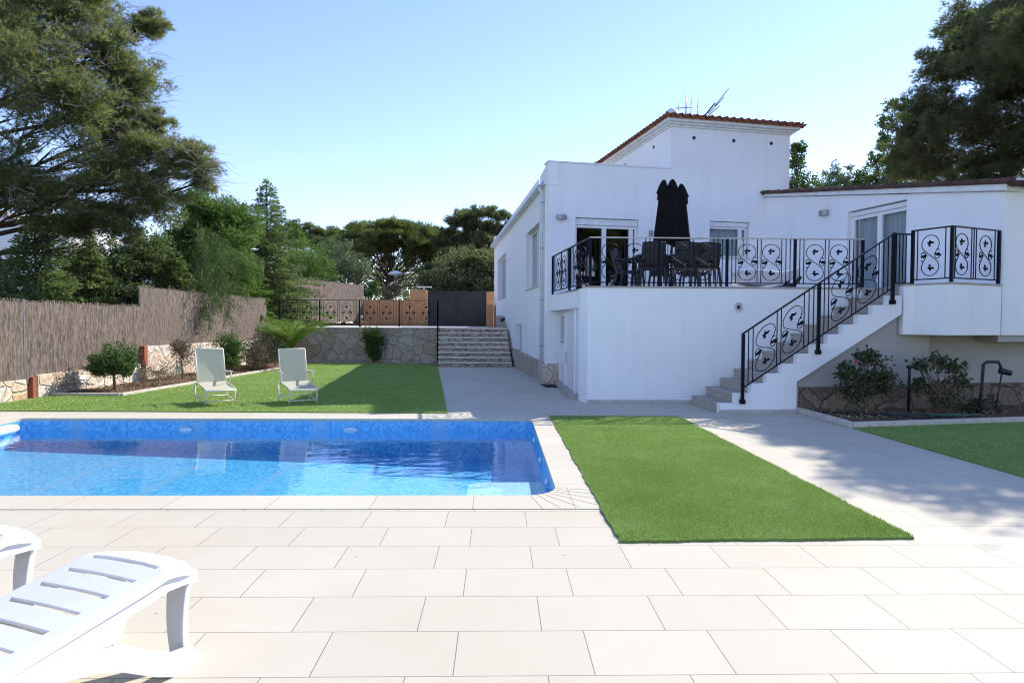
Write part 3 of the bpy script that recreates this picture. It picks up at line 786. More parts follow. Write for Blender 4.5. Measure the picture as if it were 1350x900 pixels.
for z in (.9, 2.05, 3.35, 4.5):
    b = MB(); b.tube([fl.p(s, .07, z), fl.p(s, .07, z+.03)], .050, 12); b.build('pipe_bracket', M['alu'], dpo)
# raised end block of the side roof
mb = MB(); fl.box(mb, -.02, .7, -.5, .03, wt+.10, wt+.45); mb.build('roof_upstand', M['white'], villa, fix=True)
# stone base of the side wall, stepping up along the stairs
sb = MB(); q0 = onL(675.5)
def prof_strip(mb, s0, s1, z0a, z0b, z1a, z1b, o=.06):
    vs = [fl.p(s0, o, z0a), fl.p(s1, o, z0b), fl.p(s1, o, z1b), fl.p(s0, o, z1a), fl.p(s0, .001, z0a), fl.p(s1, .001, z0b), fl.p(s1, .001, z1b), fl.p(s0, .001, z1a)]
    mb.add(vs, [(0,1,2,3),(5,4,7,6),(4,0,3,7),(1,5,6,2),(4,5,1,0),(3,2,6,7)])
prof_strip(sb, q0, fl.L+.0, -.05, -.05, .62, .50)
sA = onL(664.5)
prof_strip(sb, sA, q0-.0, .0, -.05, 1.78, .62)
prof_strip(sb, onL(655), sA, 1.3, .0, 1.78, 1.78)
sb.build('stone_base', M['stone_grey'], villa)
# flat roofs and hidden walls closing the volumes
mb = MB(); mb.prism([(L1[0]+.3, L1[1]+.1), (L2[0]+.3, L2[1]), (F5[0], 30.2), (F5[0], F5[1]), (F4[0]+.3, F4[1]), (F2[0]+.2, F2[1]+.4)], 4.80, 4.9)
mb.build('flat_roof', M['skirt'], villa)
mb = MB(); wall(mb, (7.5, 30.1), L2, -.1, 4.9, .3); wall(mb, (9.5, 22), (7.5, 30.1), -.1, 4.9, .3); mb.build('rear_wall', M['white'], villa)

# --- terrace block
T1, T2 = (1.40, 12.1), (6.60, 12.2)
mb = MB()
mb.prism([(1.40, 12.12), (1.405, 12.1), T2, (6.62, 12.3), (7.40, 17.5), (1.2, 16.1), (1.19, 15.8), (1.30, 12.45)], -.05, TZ)
mb.build('terrace_block', M['white'], villa, bevel=.015)
mb = MB(); mb.prism([(1.397, 12.13), (1.298, 12.45), (1.188, 15.8), (1.19, 16.22), (.86, 16.16), (.92, 15.6)], 1.77, TZ-.003)
mb.build('terrace_overhang', M['white'], villa, bevel=.01)
# short wall facing the viewer beside the side door, with its stone base
mb = MB(); mb.prism([(.80, 15.85), (1.186, 15.85), (1.186, 16.35), (.80, 16.35)], -.05, 1.768); mb.build('jog_wall', M['white'], villa)
mb = MB(); mb.prism([(.76, 15.79), (1.16, 15.79), (1.16, 15.846), (.76, 15.846)], -.05, .5); mb.prism([(.74, 15.79), (.758, 15.79), (.758, 16.3), (.74, 16.3)], -.05, .5)
mb.build('stone_base', M['stone'], villa)
# side door
fdr = Frame((1.19, 15.78), (1.30, 12.5))
mb = MB(); fdr.box(mb, .10, 2.9, .002, .03, .10, 1.74)
dr = mb.build('side_door', M['upvc'], villa, bevel=.006, fix=True)
mb = MB(); 
for a, b, z0, z1 in ((.02,.10,.03,1.75), (.10,.16,.1,1.70), (1.2,1.26,.1,1.70), (2.85,2.92,.03,1.75)): fdr.box(mb, a, b, .031, .06, z0, z1)
fdr.box(mb, .02, 2.92, .0, .07, 1.741, 1.765); mb.build('frame', M['upvc'], dr, fix=True)
mb = MB(); fdr.box(mb, .22, 1.15, .031, .04, 1.12, 1.66); mb.build('pane', M['glass_dark'], dr, fix=True)
mb = MB(); fdr.box(mb, .22, 1.15, .032, .045, 1.02, 1.08); fdr.box(mb, 1.35, 1.5, .031, .05, .62, .86); mb.build('handle', M['alu'], dr, fix=True)
mb = MB(); fdr.box(mb, 0, 3.1, .0, .16, -.02, .10); mb.build('door_step', M['step'], villa, bevel=.006, fix=True)
# skirting
fb = Frame(T1, T2); mb = MB(); fb.box(mb, 0, 2.02, .001, .022, .0, .065); mb.build('skirting', M['skirt'], villa, bevel=.003, fix=True)
mb = MB(); fb.box(mb, -.0, 5.2, -.3, .03, TZ+.001, TZ+.025); mb.build('terrace_coping', M['step'], villa, bevel=.005, fix=True)
# round vent on the terrace front
mb = MB(); c = fb.p((973-675)/860*12.13-1.40, .0, 1.80)
rotv = Matrix.Translation(c) @ Matrix.Rotation(R(90), 4, 'X')
mb.lathe([(.001, 0), (.10, 0), (.10, .02), (.085, .035), (.07, .02), (.05, .02), (.001, .02)], M=rotv, n=24); v0 = mb.build('round_vent', M['white_trim'], villa)
mb = MB(); mb.lathe([(.001, .022), (.035, .022), (.033, .03), (.001, .032)], M=rotv, n=16); mb.build('vent_hole', M['dark_plastic'], v0)
mb = MB(); mb.lathe([(.053, .0205), (.068, .0205), (.068, .024), (.053, .024)], M=rotv, n=24); mb.build('vent_ring', M['alu'], v0)

# --- wing on the right
B = (8.40, 11.2)
WF = ff.p(onF(1007), .004, 0)[:2]
fw = Frame(WF, B)
def onW(px): t = (px-675)/860; return (fw.A.y*t - fw.A.x)/(fw.d.x - fw.d.y*t)
e0, e1 = onW(1114.5), onW(1191.5)
WA, WB = 4.86, 3.76
mb = MB(); wall(mb, WF, B, TZ-.3, WA, .3, [(e0, e1, TZ+.03, 4.0)], z1b=WB); mb.build('wing_wall', M['white'], villa)
# the door under the sloping eave: head follows a level line
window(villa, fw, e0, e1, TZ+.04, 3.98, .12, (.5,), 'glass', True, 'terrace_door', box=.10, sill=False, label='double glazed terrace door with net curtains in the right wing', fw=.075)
fr2 = Frame(B, (13.6, 11.9))
mb = MB(); wall(mb, B, (13.6, 11.9), 1.315, WB+.12, .3); wall(mb, (13.6, 11.9), (13.6, 20.0), -.1, WA, .3); wall(mb, (13.6, 20.0), F5, -.1, WA, .3); mb.build('wing_wall', M['white'], villa)
# fascia
mb = MB()
def slab_on(fr, mb, a0, a1, o0, o1, za0, za1, h):
    vs = [fr.p(a0,o1,za0), fr.p(a1,o1,za1), fr.p(a1,o0,za1), fr.p(a0,o0,za0)]; vs += [(x,y,z+h) for x,y,z in vs]
    mb.add(vs, [(3,2,1,0),(4,5,6,7),(0,1,5,4),(1,2,6,5),(2,3,7,6),(3,0,4,7)])
slab_on(fw, mb, .05, fw.L+.1, -.3, .10, WA+.001, WB+.001, .11); slab_on(fr2, mb, .12, fr2.L, -.3, .10, WB+.121, WB+.121, .10)
mb.build('fascia', M['white_trim'], villa, bevel=.01)
# wing roof: gently falling corrugated tiles, verge on the terrace side
mb = MB(); A_ = Vector((*fw.p(-.1, .13, 0)[:2], WA+.11)); B_ = Vector((*fw.p(fw.L+.25, .13, 0)[:2], WB+.11))
per = .22; n = int(7.0/per*6); rows = 16; vs = []
for i in range(n+1):
    s = 7.0*i/n
    for j in range(rows+1):
        q = B_ + (A_-B_)*(j/rows) + Vector((s, s*.13, 0)); vs.append((q.x, q.y, q.z+.04*math.cos(2*PI*s/per)+.0))
mb.add(vs, [(i*(rows+1)+j, (i+1)*(rows+1)+j, (i+1)*(rows+1)+j+1, i*(rows+1)+j+1) for i in range(n) for j in range(rows)], True)
wr = mb.build('wing_roof', M['tile_dark'], villa); sm = wr.modifiers.new('t', 'SOLIDIFY'); sm.thickness = .03
vt = MB(); Lw = (A_-B_).length; nv = int(Lw/.40)
for k in range(nv):
    p = B_ + (A_-B_)*(k/nv); q = B_ + (A_-B_)*((k+1.12)/nv)
    vt.tube([p+Vector((0,0,.035)), q+Vector((0,0,.02))], [.05, .042], 10)
vt.build('verge_tiles', M['tile_dark'], villa)
# landing slab in front of the wing and wall below
landing = [(6.70, 12.28), (6.66, 11.12), (6.80, 11.06), (7.08, 10.5), (8.27, 11.05), (8.398, 11.198), (13.6, 11.898), (13.6, 12.3), (8.2, 13.0), (7.5, 17.4), (6.72, 13.0)]
mb = MB(); mb.prism([(6.64, 12.19), (6.66, 11.12), (6.80, 11.06), (7.08, 10.5), (8.27, 11.05), (8.37, 11.19), (8.30, 12.0), (7.2, 17.2)], 1.315, TZ); mb.build('landing', M['white'], villa, bevel=.01)
mb = MB(); mb.prism([(6.66, 11.10), (6.80, 11.04), (7.07, 10.47), (8.28, 11.03), (8.2, 11.3), (7.1, 11.1), (6.8, 11.4)], TZ+.001, TZ+.025); mb.build('landing_coping', M['step'], villa, bevel=.004)
W0, W1 = (4.82, 11.06), (7.22, 11.28)
mb = MB(); mb.prism([W0, (6.62, 11.225), (6.62, 12.17), (4.82, 12.09)], -.05, lambda x, y: .53+.624*(x-4.82)); mb.prism([(6.6205, 11.225), W1, (7.22, 12.19), (6.6205, 12.17)], -.05, 1.312); mb.build('lower_wall', M['shaded_beige_wall'], villa)
mb = MB(); wall(mb, (7.221, 11.70), (13.6, 12.3), -.05, 1.313, .3); mb.prism([(8.38, 11.25), (13.6, 11.95), (13.6, 12.5), (8.38, 12.3)], 1.20, 1.3135); mb.build('lower_wall', M['shaded_beige_wall'], villa)
mb = MB()
fA = Frame(W0, W1); fA.box(mb, .06, fA.L+.03, .001, .03, -.05, .42); fB = Frame((7.25, 11.70), (13.6, 12.3)); fB.box(mb, .0, fB.L, .001, .03, -.05, .44)
mb.build('stone_base', M['stone_dark'], villa, fix=True)

# ------------------------------------------------------------------ outside staircase
S0, S12 = Vector((3.44, 10.8)), Vector((6.62, 11.1)); RZ = TZ/13; sd = (S12-S0).normalized(); run = (S12-S0).length/12; sn = Vector((-sd.y, sd.x)) # inward
stair = thing('outdoor_staircase', (4.9, 11.5, 0), 'white outdoor staircase of beige stone steps rising to the terrace', 'stairs')
def SP(s, o, z): q = S0 + sd*s + sn*o; return (q.x, q.y, z)
def under(s): return max(-.02, .52+.624*(s-1.36)) if s > 1.33 else -.02
# outer stringer as stepped outline
out = [(0.0, -.0)]
out = []
for k in range(12): out += [(k*run+.02, k*RZ), (k*run+.02, (k+1)*RZ)]
out = [(0.02, 0.0)] + [(max(0,k)*run+.02, z) for k in range(12) for z in (k*RZ if k else .0, (k+1)*RZ-.004)][1:] + [(12*run, 12*RZ-.004), (12*run, under(12*run)), (1.35, under(1.36)), (1.35, 0.0)]
mb = MB(); mb.extr(out, lambda a, b, t: SP(a, t, b), 0, .13); mb.build('stringer', M['white'], stair, fix=True)
for k in range(13):
    wdt = 1.24; s0 = k*run; s1 = s0+run+.0 if k < 12 else s0+.12
    mb = MB(); z1 = (k+1)*RZ
    def bx(a0, a1, o0, o1, z0, z1_):
        vs = [SP(a, o, z) for z in (z0, z1_) for a, o in ((a0,o0),(a1,o0),(a1,o1),(a0,o1))]
        mb.add(vs, [(3,2,1,0),(4,5,6,7),(0,1,5,4),(1,2,6,5),(2,3,7,6),(3,0,4,7)])
    bx(s0, s1+.02, .132, wdt, z1-.035, z1-.002)           # tread with nosing
    bx(s0+.018, s1+.018, .132, wdt, max(z1-RZ-.02, under(s0)-.0 if s0 > 1.36 else 0), z1-.036)   # riser body
    mb.build('step', M['step'], stair, bevel=.004)
# little wall finish along the back of the steps and skirting
mb = MB()
for a0, a1, o0, o1 in ((0.0, 1.35, -.02, -.001),):
    vs = [SP(a, o, z) for z in (0, .06) for a, o in ((a0,o0),(a1,o0),(a1,o1),(a0,o1))]; mb.add(vs, [(3,2,1,0),(4,5,6,7),(0,1,5,4),(1,2,6,5),(2,3,7,6),(3,0,4,7)])
mb.build('skirting', M['skirt'], stair)
mb = MB()
sof = [(1.352, -.02), (1.352, under(1.36)), (12*run-.01, under(12*run-.01)), (12*run-.01, under(12*run-.01)+.1), (1.352, under(1.36)+.1)]
# solid core between stringer and the facade, left of the recess
mb.extr([(0.03, -.01), (1.348, -.01), (1.348, RZ*4.2), (0.03+0, .0)], lambda a, b, t: SP(a, t, b), .131, 1.2)
mb.extr([(1.30, under(1.36)-.0), (12*run, under(12*run)), (12*run, under(12*run)+.12), (1.30, under(1.36)+.12)], lambda a, b, t: SP(a, t, b), .1305, 1.24)
mb.build('stair_core', M['white'], stair, fix=True)
# ------------------------------------------------------------------ wrought iron railings
def catmull(pts, k=5):
    out = []; n = len(pts)
    for i in range(n-1):
        p0 = pts[max(i-1,0)]; p1 = pts[i]; p2 = pts[i+1]; p3 = pts[min(i+2,n-1)]
        for j in range(k):
            t = j/k
            out.append(tuple(.5*((2*b)+(-a+c)*t+(2*a-5*b+4*c-d)*t*t+(-a+3*b-3*c+d)*t**3) for a, b, c, d in zip(p0,p1,p2,p3)))
    return out + [pts[-1]]
def scroll_lines():
    r = .165; ct = (.0, .69); pts = []
    half = [(-.015, .70), (.02, .70)]
    top = [(ct[0]+r*math.cos(R(a)), ct[1]+r*math.sin(R(a))) for a in (-25, 0, 30, 60, 90, 120, 150, 180, 210)]
    low = [(-x, .96-z) for x, z in top][::-1]
    low = [(-x, .96-z) for x, z in top]      # point symmetric
    main = top + [(-.06, .525), (0, .48), (.06, .435)] + low[::-1]
    curl = [top[0], (.115, .565), (.085, .50), (.10, .435), (.145, .42), (.172, .455), (.158, .50), (.125, .495), (.128, .465)]
    curl2 = [(-x, .96-z) for x, z in curl]
    tip = [(.168, .56), (.15, .585), (.12, .575), (.105, .545)]
    tip2 = [(-x, .96-z) for x, z in tip]
    return [catmull(main), catmull(curl), catmull(curl2), catmull(tip, 3), catmull(tip2, 3)]
SL = scroll_lines()
def leaf_cluster(mb, f, s, z, k=1):
    for a, L in ((20, .085), (95, .07), (160, .06), (250, .065)):
        a = R(a*k); d = (math.cos(a), math.sin(a)); q = (-d[1], d[0])
        pts = [(s, z), (s+d[0]*L*.5+q[0]*.024, z+d[1]*L*.5+q[1]*.024), (s+d[0]*L, z+d[1]*L), (s+d[0]*L*.5-q[0]*.024, z+d[1]*L*.5-q[1]*.024)]
        vs = [f(p[0], .006, p[1]) for p in pts] + [f(p[0], -.006, p[1]) for p in pts]
        mb.add(vs, [(0,1,2,3),(7,6,5,4),(0,4,5,1),(1,5,6,2),(2,6,7,3),(3,7,4,0)])
class Run:
    def __init__(s, root, A, B, z0, z1=None, H=.92, zb=.07):
        s.root = root; s.A = Vector(A); d = Vector(B)-s.A; s.L = d.length; s.d = d/s.L; s.n = Vector((-s.d.y, s.d.x))
        s.z0 = z0; s.k = 0 if z1 is None else (z1-z0)/s.L; s.H = H; s.zb = zb
    def f(s, a, o, z): q = s.A+s.d*a+s.n*o; return (q.x, q.y, s.z0+s.k*a+z)
    def rails(s, a=0, b=None, mat='iron_rail', top=True):
        b = s.L if b is None else b
        MB().bar(s.f(a-.02,0,s.H), s.f(b+.02,0,s.H), .045, .022).build('handrail', M[mat], s.root)
        MB().bar(s.f(a,0,s.zb), s.f(b,0,s.zb), .016, .02).build('bottom_rail', M['iron'], s.root)
    def post(s, a, drop=0, foot=False, w=.045, zlow=None):
        m = MB(); p = Vector(s.f(a, 0, 0)); top = Vector(s.f(a, 0, s.H-.012)); lo = Vector((p.x, p.y, p.z-drop))
        m.bar(lo, top, w, w, up=(s.d.x, s.d.y, 0)); 
        if foot: m.bar(lo, lo+Vector((0,0,.07)), .075, .075, up=(s.d.x, s.d.y, 0))
        m.build('post', M['iron'], s.root)
    def bar(s, a): MB().bar(s.f(a,0,s.zb+.008), s.f(a,0,s.H-.01), .013, .013, up=(s.d.x, s.d.y, 0)).build('baluster', M['iron'], s.root)
    def scroll(s, a, w=1.12, r=.0075, n=6):
        m = MB(); k = (s.H-.04-s.zb)/.93*1.0
        F = lambda x, o, z: s.f(a+x*w, o, s.zb+.0+(z-.3*0)*1.0*( (s.H-s.zb)/ .93)+ -.045*1.0*k)
        for ln in SL: m.tube([F(x, 0, z) for x, z in ln], r, n)
        leaf_cluster(m, F, -.005, .70); leaf_cluster(m, F, .005, .26, -1); leaf_cluster(m, F, .135, .47, .5); leaf_cluster(m, F, -.135, .49, -.5)
        m.build('scroll', M['iron'], s.root)
    def bay(s, a, L=1.27, w=1.0):
        """post at a, then bars and two scrolls up to a+L"""
        for q in (.09, .165): s.bar(a+q*L/1.27)
        s.scroll(a+.375*L/1.27, w)
        for q in (.565, .635): s.bar(a+q*L/1.27)
        s.scroll(a+.825*L/1.27, w)
        for q in (1.02, 1.10, 1.18): s.bar(a+q*L/1.27)

tr = thing('terrace_railing', (4.0, 12.2, TZ), 'black wrought iron scroll railing along the front and left edge of the terrace', 'railing')
z = TZ+.026
r = Run(tr, (1.45, 12.16), (6.56, 12.26), z, H=.90); r.rails(mat='rail_sunlit')
bl = r.L/4
for k in range(5): r.post(k*bl)
for k in range(4): r.bay(k*bl, bl, 1.0)
r = Run(tr, (1.45, 12.16), (.97, 15.7), z, H=.90); r.rails(.03)
r.post(r.L); r.post(1.75)
for a in (.10, .2, .3): r.bar(a)
r.scroll(.55); r.bar(.78); r.bar(.86); r.scroll(1.12); r.bar(1.4); r.bar(1.52); r.bar(1.62)
for a in (1.9, 2.0): r.bar(a)
r.scroll(2.3); r.bar(2.55); r.bar(2.63); r.scroll(2.9); r.bar(3.2); r.bar(3.35); r.bar(3.46)
sr = thing('stair_railing', (4.9, 10.76, .2), 'black wrought iron scroll railing climbing the outside of the staircase', 'railing')
r = Run(sr, (3.83, 10.80), (6.43, 11.045), .36, 2.05, H=.97, zb=.06); r.rails(mat='iron_rail')
r.post(0, drop=.20, foot=True); r.post(r.L/2, drop=.22, foot=True); r.post(r.L, drop=.22, foot=True)
r.bay(0, r.L/2); r.bay(r.L/2, r.L/2)
r2 = Run(sr, (6.43, 11.045), (6.78, 11.15), 2.12, H=.90); r2.rails(0)
for a in (.06, .13, .2, .27): r2.bar(a)
lr = thing('landing_railing', (7.2, 10.6, TZ), 'black wrought iron scroll railing round the top landing on the right', 'railing')
r = Run(lr, (6.80, 11.12), (7.09, 10.56), z, H=.90); r.rails(0); r.post(0); r.post(r.L); r.scroll(.29, .85); r.bar(.53); r.bar(.08)
r = Run(lr, (7.09, 10.56), (8.22, 11.06), z, H=.90); r.rails(0); r.post(r.L)
r.scroll(.25, .95); r.bar(.50); r.bar(.56); r.bar(.62); r.scroll(.87, .95); r.bar(.08); r.bar(1.12)
# upper garden railing on the stone wall
ur = thing('garden_railing', (-5.2, 24.0, 1.3), 'slim dark iron railing on top of the grey stone retaining wall', 'railing')
r = Run(ur, (-8.62, 24.25), (-2.72, 24.25), 1.32, H=.98, zb=.12)
MB().bar(r.f(0,0,.98), r.f(r.L,0,.98), .04, .022).build('handrail', M['iron_rail'], ur)
MB().bar(r.f(0,0,.10), r.f(r.L,0,.10), .02, .02).build('bottom_rail', M['iron'], ur)
bl = r.L/4
for k in range(4):
    r.post(k*bl)
    for q in (.08, .14): r.bar(k*bl+q)
    r.scroll(k*bl+.40, 1.0, .009, 4); r.bar(k*bl+.66); r.bar(k*bl+.74); r.scroll(k*bl+1.0, 1.0, .009, 4); r.bar(k*bl+1.27); r.bar(k*bl+1.36)
mb = MB(); p = Vector(r.f(r.L, -.35, 0)); mb.bar((p.x, p.y, .0), (p.x, p.y, 2.2), .05, .05, up=(1,0,0)); mb.bar((p.x, p.y, 2.28), r.f(r.L, 0, .98), .04, .03); mb.bar((p.x, p.y, .0), (p.x, p.y, 2.29), .05, .05, up=(1,0,0)); mb.build('post', M['iron'], ur)

# ------------------------------------------------------------------ stone walls and steps at the back
GZ = 1.30
def wallblock(name, poly, z0, z1, mat, label, cat='wall', bevel=.015, cap=None):
    t = thing(name, (sum(p[0] for p in poly)/len(poly), sum(p[1] for p in poly)/len(poly), z0), label, cat)
    MB().prism(poly, z0, z1).build('masonry', mat, t, bevel=bevel)
    if cap:
        cx = sum(p[0] for p in poly)/len(poly); cy = sum(p[1] for p in poly)/len(poly)
        g = [(p[0]+(.03 if p[0] > cx else -.03), p[1]+(.03 if p[1] > cy else -.03)) for p in poly]
        MB().prism(g, z1+.001, z1+.04).build('coping', cap, t, bevel=.008)
    return t
wallblock('retaining_wall', [(-9.0, 24.05), (-2.74, 24.05), (-2.74, 24.4), (-9.0, 24.4)], -.05, GZ-.04, M['stone_grey'], 'grey crazy-stone retaining wall below the slim garden railing', cap=M['upper_floor'])
# upper garden platform
tag(MB().prism([(-12, 24.41), (-2.74, 24.41), (-.24, 24.5), (-.3, 24.8), (-.9, 34.5), (-16, 34.5), (-12, 27)], -.05, GZ).build('upper_terrace', M['upper_floor']), kind='structure')
tag(MB().prism([(-60, 34.6), (60, 34.6), (60, 90), (-60, 90)], -.05, GZ+.1).build('upper_ground', M['ground']), kind='structure')
gs = thing('garden_steps', (-1.3, 23, 0), 'wide flight of riven stone steps up to the black gate', 'steps')
for k in range(8):
    y0 = 21.95+k*.29; xl = -2.47-(y0-21.9)*.113; xr = .0-(y0-21.9)*.10
    m = MB(); z1 = (k+1)*GZ/8
    m.prism([(xl, y0), (xr+.02, y0), (xr-.22, 24.62), (xl-.02-.3*(1-k/8), 24.62)], z1-GZ/8-(.06 if k else 0), z1-.056)
    m.build('riser', M['stone_step'], gs, bevel=.012)
    m = MB(); m.prism([(xl-.01, y0-.05), (xr+.015, y0-.05), (xr-.01, y0+.33), (xl-.03, y0+.33)], z1-.055, z1-.002); m.build('tread', M['tread_stone'], gs, bevel=.012)
# left stone walls
def lw(y0, y1, z1, label, mat='stone', x0=-9.38, x1=-9.04, z0=-.05):
    return wallblock('stone_wall', [(x1, y0), (x1, y1), (x0, y1), (x0, y0)], z0, z1, M[mat], label)
lw(4.0, 12.15, .39, 'low cream crazy-stone wall at the left edge of the lawn')
lw(12.42, 15.9, .45, 'middle length of cream stone wall behind the round bush')
lw(16.1, 24.0, .86, 'higher cream stone wall behind the left lounger and flowering shrubs')
wallblock('brick_pier', [(-9.03, 12.27), (-9.03, 12.38), (-9.3, 12.38), (-9.3, 12.27)], -.05, .42, M['brick_red'], 'narrow red brick pier in the gap of the low stone wall')
wallblock('brick_pier', [(-8.98, 15.92), (-8.98, 16.08), (-9.4, 16.08), (-9.4, 15.92)], .40, .88, M['brick_red'], 'taller red brick pier where the stone wall steps up')
mb = MB(); mb.box(-9.035, -9.02, 13.45, 13.8, .13, .33); mb.box(-9.03, -9.015, 13.48, 13.77, .155, .305); o = mb.build('meter_box', M['white_trim'], origin=(-9.03, 13.6, .13)); tag(o, 'small pale square cover set in the left stone wall', 'cover')
# reed screens: backing sheet, upright reeds, ragged tops
def reed(A, B, zb, zt, label, n=None, zb2=None):
    A = Vector(A); B = Vector(B); L = (B-A).length; d = (B-A)/L; nn = Vector((d.y, -d.x)); zb2 = zb if zb2 is None else zb2
    t = thing('reed_screen', (A.x, A.y, zb), label, 'fence')
    m = MB(); q = [A+nn*.0, B+nn*.0, B-nn*.03, A-nn*.03]
    vs = [(p.x, p.y, zb if i in (0,3) else zb2) for i, p in enumerate(q)] + [(p.x, p.y, zt-.03) for p in q]
    m.add(vs, [(0,1,5,4),(1,2,6,5),(2,3,7,6),(3,0,4,7),(4,5,6,7),(3,2,1,0)]); m.build('backing', M['reed'], t)
    N_ = n or int(L*520); s = rng.uniform(0, L, N_); o = rng.uniform(.002, .028, N_); h0 = rng.uniform(0, 1, N_)**1.5
    long_ = rng.uniform(0, 1, N_) < .45
    z0 = zb + (zb2-zb)*s/L; zz1 = zt + rng.normal(0, .014, N_) + .012*np.sin(s*5)
    seg = rng.uniform(.18, .6, N_); zl = np.where(long_, zz1-seg, z0+(zt-z0)*rng.uniform(0, .8, N_)); zl = np.maximum(zl, z0)
    zh = np.where(long_, zz1, np.minimum(zl+seg, zt-.02))
    tilt = rng.normal(0, .018, N_); w = rng.uniform(.006, .016, N_)
    def pts(s_, z_, o_): return np.c_[A.x+d.x*s_+nn.x*o_, A.y+d.y*s_+nn.y*o_, z_]
    V = np.stack([pts(s-w/2, zl, o), pts(s+w/2, zl, o), pts(s+w/2+tilt, zh, o+.004), pts(s-w/2+tilt, zh, o+.004)], 1).reshape(-1, 3)
    np_mesh('reeds', V, np.arange(N_*4).reshape(-1, 4), M['reed'], t)
    m = MB()
    for z_ in (.25, .55, .85):
        zz = zb+(zt-zb)*z_; m.bar((A.x+nn.x*.033, A.y+nn.y*.033, zz), (B.x+nn.x*.033, B.y+nn.y*.033, zz+(zb2-zb)*.3), .004, .004)
    m.build('binding_wire', M['dead_twig'], t)
    return t
reed((-9.12, 15.95), (-9.12, 3.0), .30, 1.86, 'brown reed screen above the low stone wall, lower left length')
reed((-9.14, 24.2), (-9.14, 15.97), .55, 2.34, 'taller brown reed screen behind the shrubs, after the step in height')
reed((-7.75, 34.0), (-9.9, 26.4), 1.55, 3.40, 'brown reed screen on the upper terrace beyond the garden railing', zb2=1.32)
mb = MB(); mb.bar((-9.10, 12.15, .3), (-9.10, 12.15, 1.88), .03, .03); o = mb.build('fence_post', M['alu'], origin=(-9.10, 12.15, .3)); tag(o, 'thin metal post against the lower left reed screen', 'post')
# ochre walls and gate
wallblock('ochre_wall', [(-7.8, 34.02), (-5.35, 34.02), (-5.35, 34.3), (-7.8, 34.3)], GZ-.1, 2.66, M['ochre'], 'low ochre rendered wall left of the black gate', bevel=.02)
wallblock('gate_pillar', [(-5.34, 33.98), (-4.46, 33.98), (-4.46, 34.4), (-5.34, 34.4)], GZ-.1, 3.18, M['ochre'], 'ochre pillar left of the black gate', 'pillar', .02)
wallblock('gate_pillar', [(-1.35, 33.98), (-.85, 33.98), (-.85, 34.4), (-1.35, 34.4)], GZ-.1, 3.10, M['ochre'], 'ochre pillar right of the black gate, by the house corner', 'pillar', .02)
wallblock('ochre_wall', [(-1.15, 29.2), (-.85, 29.2), (-.85, 33.9), (-1.15, 33.9)], GZ-.1, 2.3, M['ochre'], 'short ochre wall between the gate and the villa corner', bevel=.02)
g = thing('black_gate', (-2.9, 34.1, GZ), 'tall solid black gate at the end of the garden', 'gate')
for x0, x1 in ((-4.42, -2.903), (-2.897, -1.38)):
    m = MB(); m.box(x0, x1, 34.12, 34.16, GZ+.06, 3.10); m.build('panel', M['black_gate'], g)
    m = MB(); 
    for xa in (x0, x1-.05): m.box(xa, xa+.05, 34.08, 34.118, GZ+.03, 3.13)
    m.box(x0+.05, x1-.05, 34.08, 34.118, GZ+.03, GZ+.09); m.box(x0+.05, x1-.05, 34.08, 34.118, 3.07, 3.13); m.build('gate_frame', M['black_gate'], g)
# white lamp over the gate pillar, small statue, street lamp
t = thing('gate_lamp', (-4.55, 33.9, 3.18), 'small white lamp fitting on top of the ochre gate pillar', 'lamp')
m = MB(); m.box(-4.95, -4.2, 33.95, 34.1, 3.30, 3.36); m.build('shade', M['white_trim'], t, bevel=.01)
m = MB(); m.box(-4.62, -4.57, 33.98, 34.05, 3.18, 3.299); m.build('bracket', M['white_trim'], t)
t = thing('street_lamp', (-7.15, 40, 1.4), 'street lamp with a pale dome shade behind the ochre wall', 'street lamp')
m = MB(); m.tube([(-7.15, 40, 1.4), (-7.15, 40, 4.3)], [.06, .045], 10); m.build('pole', M['alu'], t)
m = MB(); m.lathe([(.06, 4.25), (.12, 4.33), (.46, 4.40), (.48, 4.46), (.30, 4.58), (.1, 4.64), (.001, 4.66)], c=(-7.15, 40, 0), n=20); m.build('lamp_shade', M['white_trim'], t)
t = thing('garden_tap', (-5.95, 25.6, GZ), 'small standing garden tap post behind the slim railing', 'tap')
m = MB(); m.tube([(-5.95, 25.6, GZ), (-5.95, 25.6, GZ+.42)], .045, 8); m.build('post', M['stem'], t)
m = MB(); m.tube([(-5.95, 25.6, GZ+.40), (-5.88, 25.52, GZ+.42), (-5.88, 25.5, GZ+.36)], .03, 8); m.build('spout', M['white_trim'], t)

# ------------------------------------------------------------------ wall lamps and small fixings
def wall_lamp(fr, a, z, label, grp='wall lamps on the villa'):
    c = fr.p(a, .0, z); t = thing('wall_lamp', c, label, 'wall lamp', grp)
    m = MB(); fr.box(m, a-.05, a+.05, .002, .05, z-.05, z+.03); m.build('bracket', M['lamp_metal'], t, fix=True)
    m = MB()
    ang = [R(k) for k in range(0, 181, 15)]
    pr = [(a+.13*math.cos(q), .05+.11*math.sin(q)) for q in ang]; n = len(pr)
    vs = [fr.p(s, o, zz) for zz in (z-.055, z+.055) for s, o in pr]
    m.add(vs, [tuple(range(n)), tuple(range(n, 2*n))[::-1]] + [(i, (i+1)%n, n+(i+1)%n, n+i) for i in range(n)]); m.build('shade', M['lamp_metal'], t, bevel=.006, fix=True)
wall_lamp(ff, onF(738.5), 3.98+.12, 'grey half-round wall lamp left of the sliding door')
wall_lamp(fw, onW(1086), 4.08, 'grey half-round wall lamp left of the right wing terrace door')
mb = MB(); a = onF(856.5); ff.box(mb, a-.05, a+.05, .001, .05, 3.72, 3.86); o = mb.build('intercom', M['lamp_metal'], origin=ff.p(a, 0, 3.72), bevel=.01, fix=True); tag(o, 'small grey box on the wall left of the closed parasol', 'wall box')
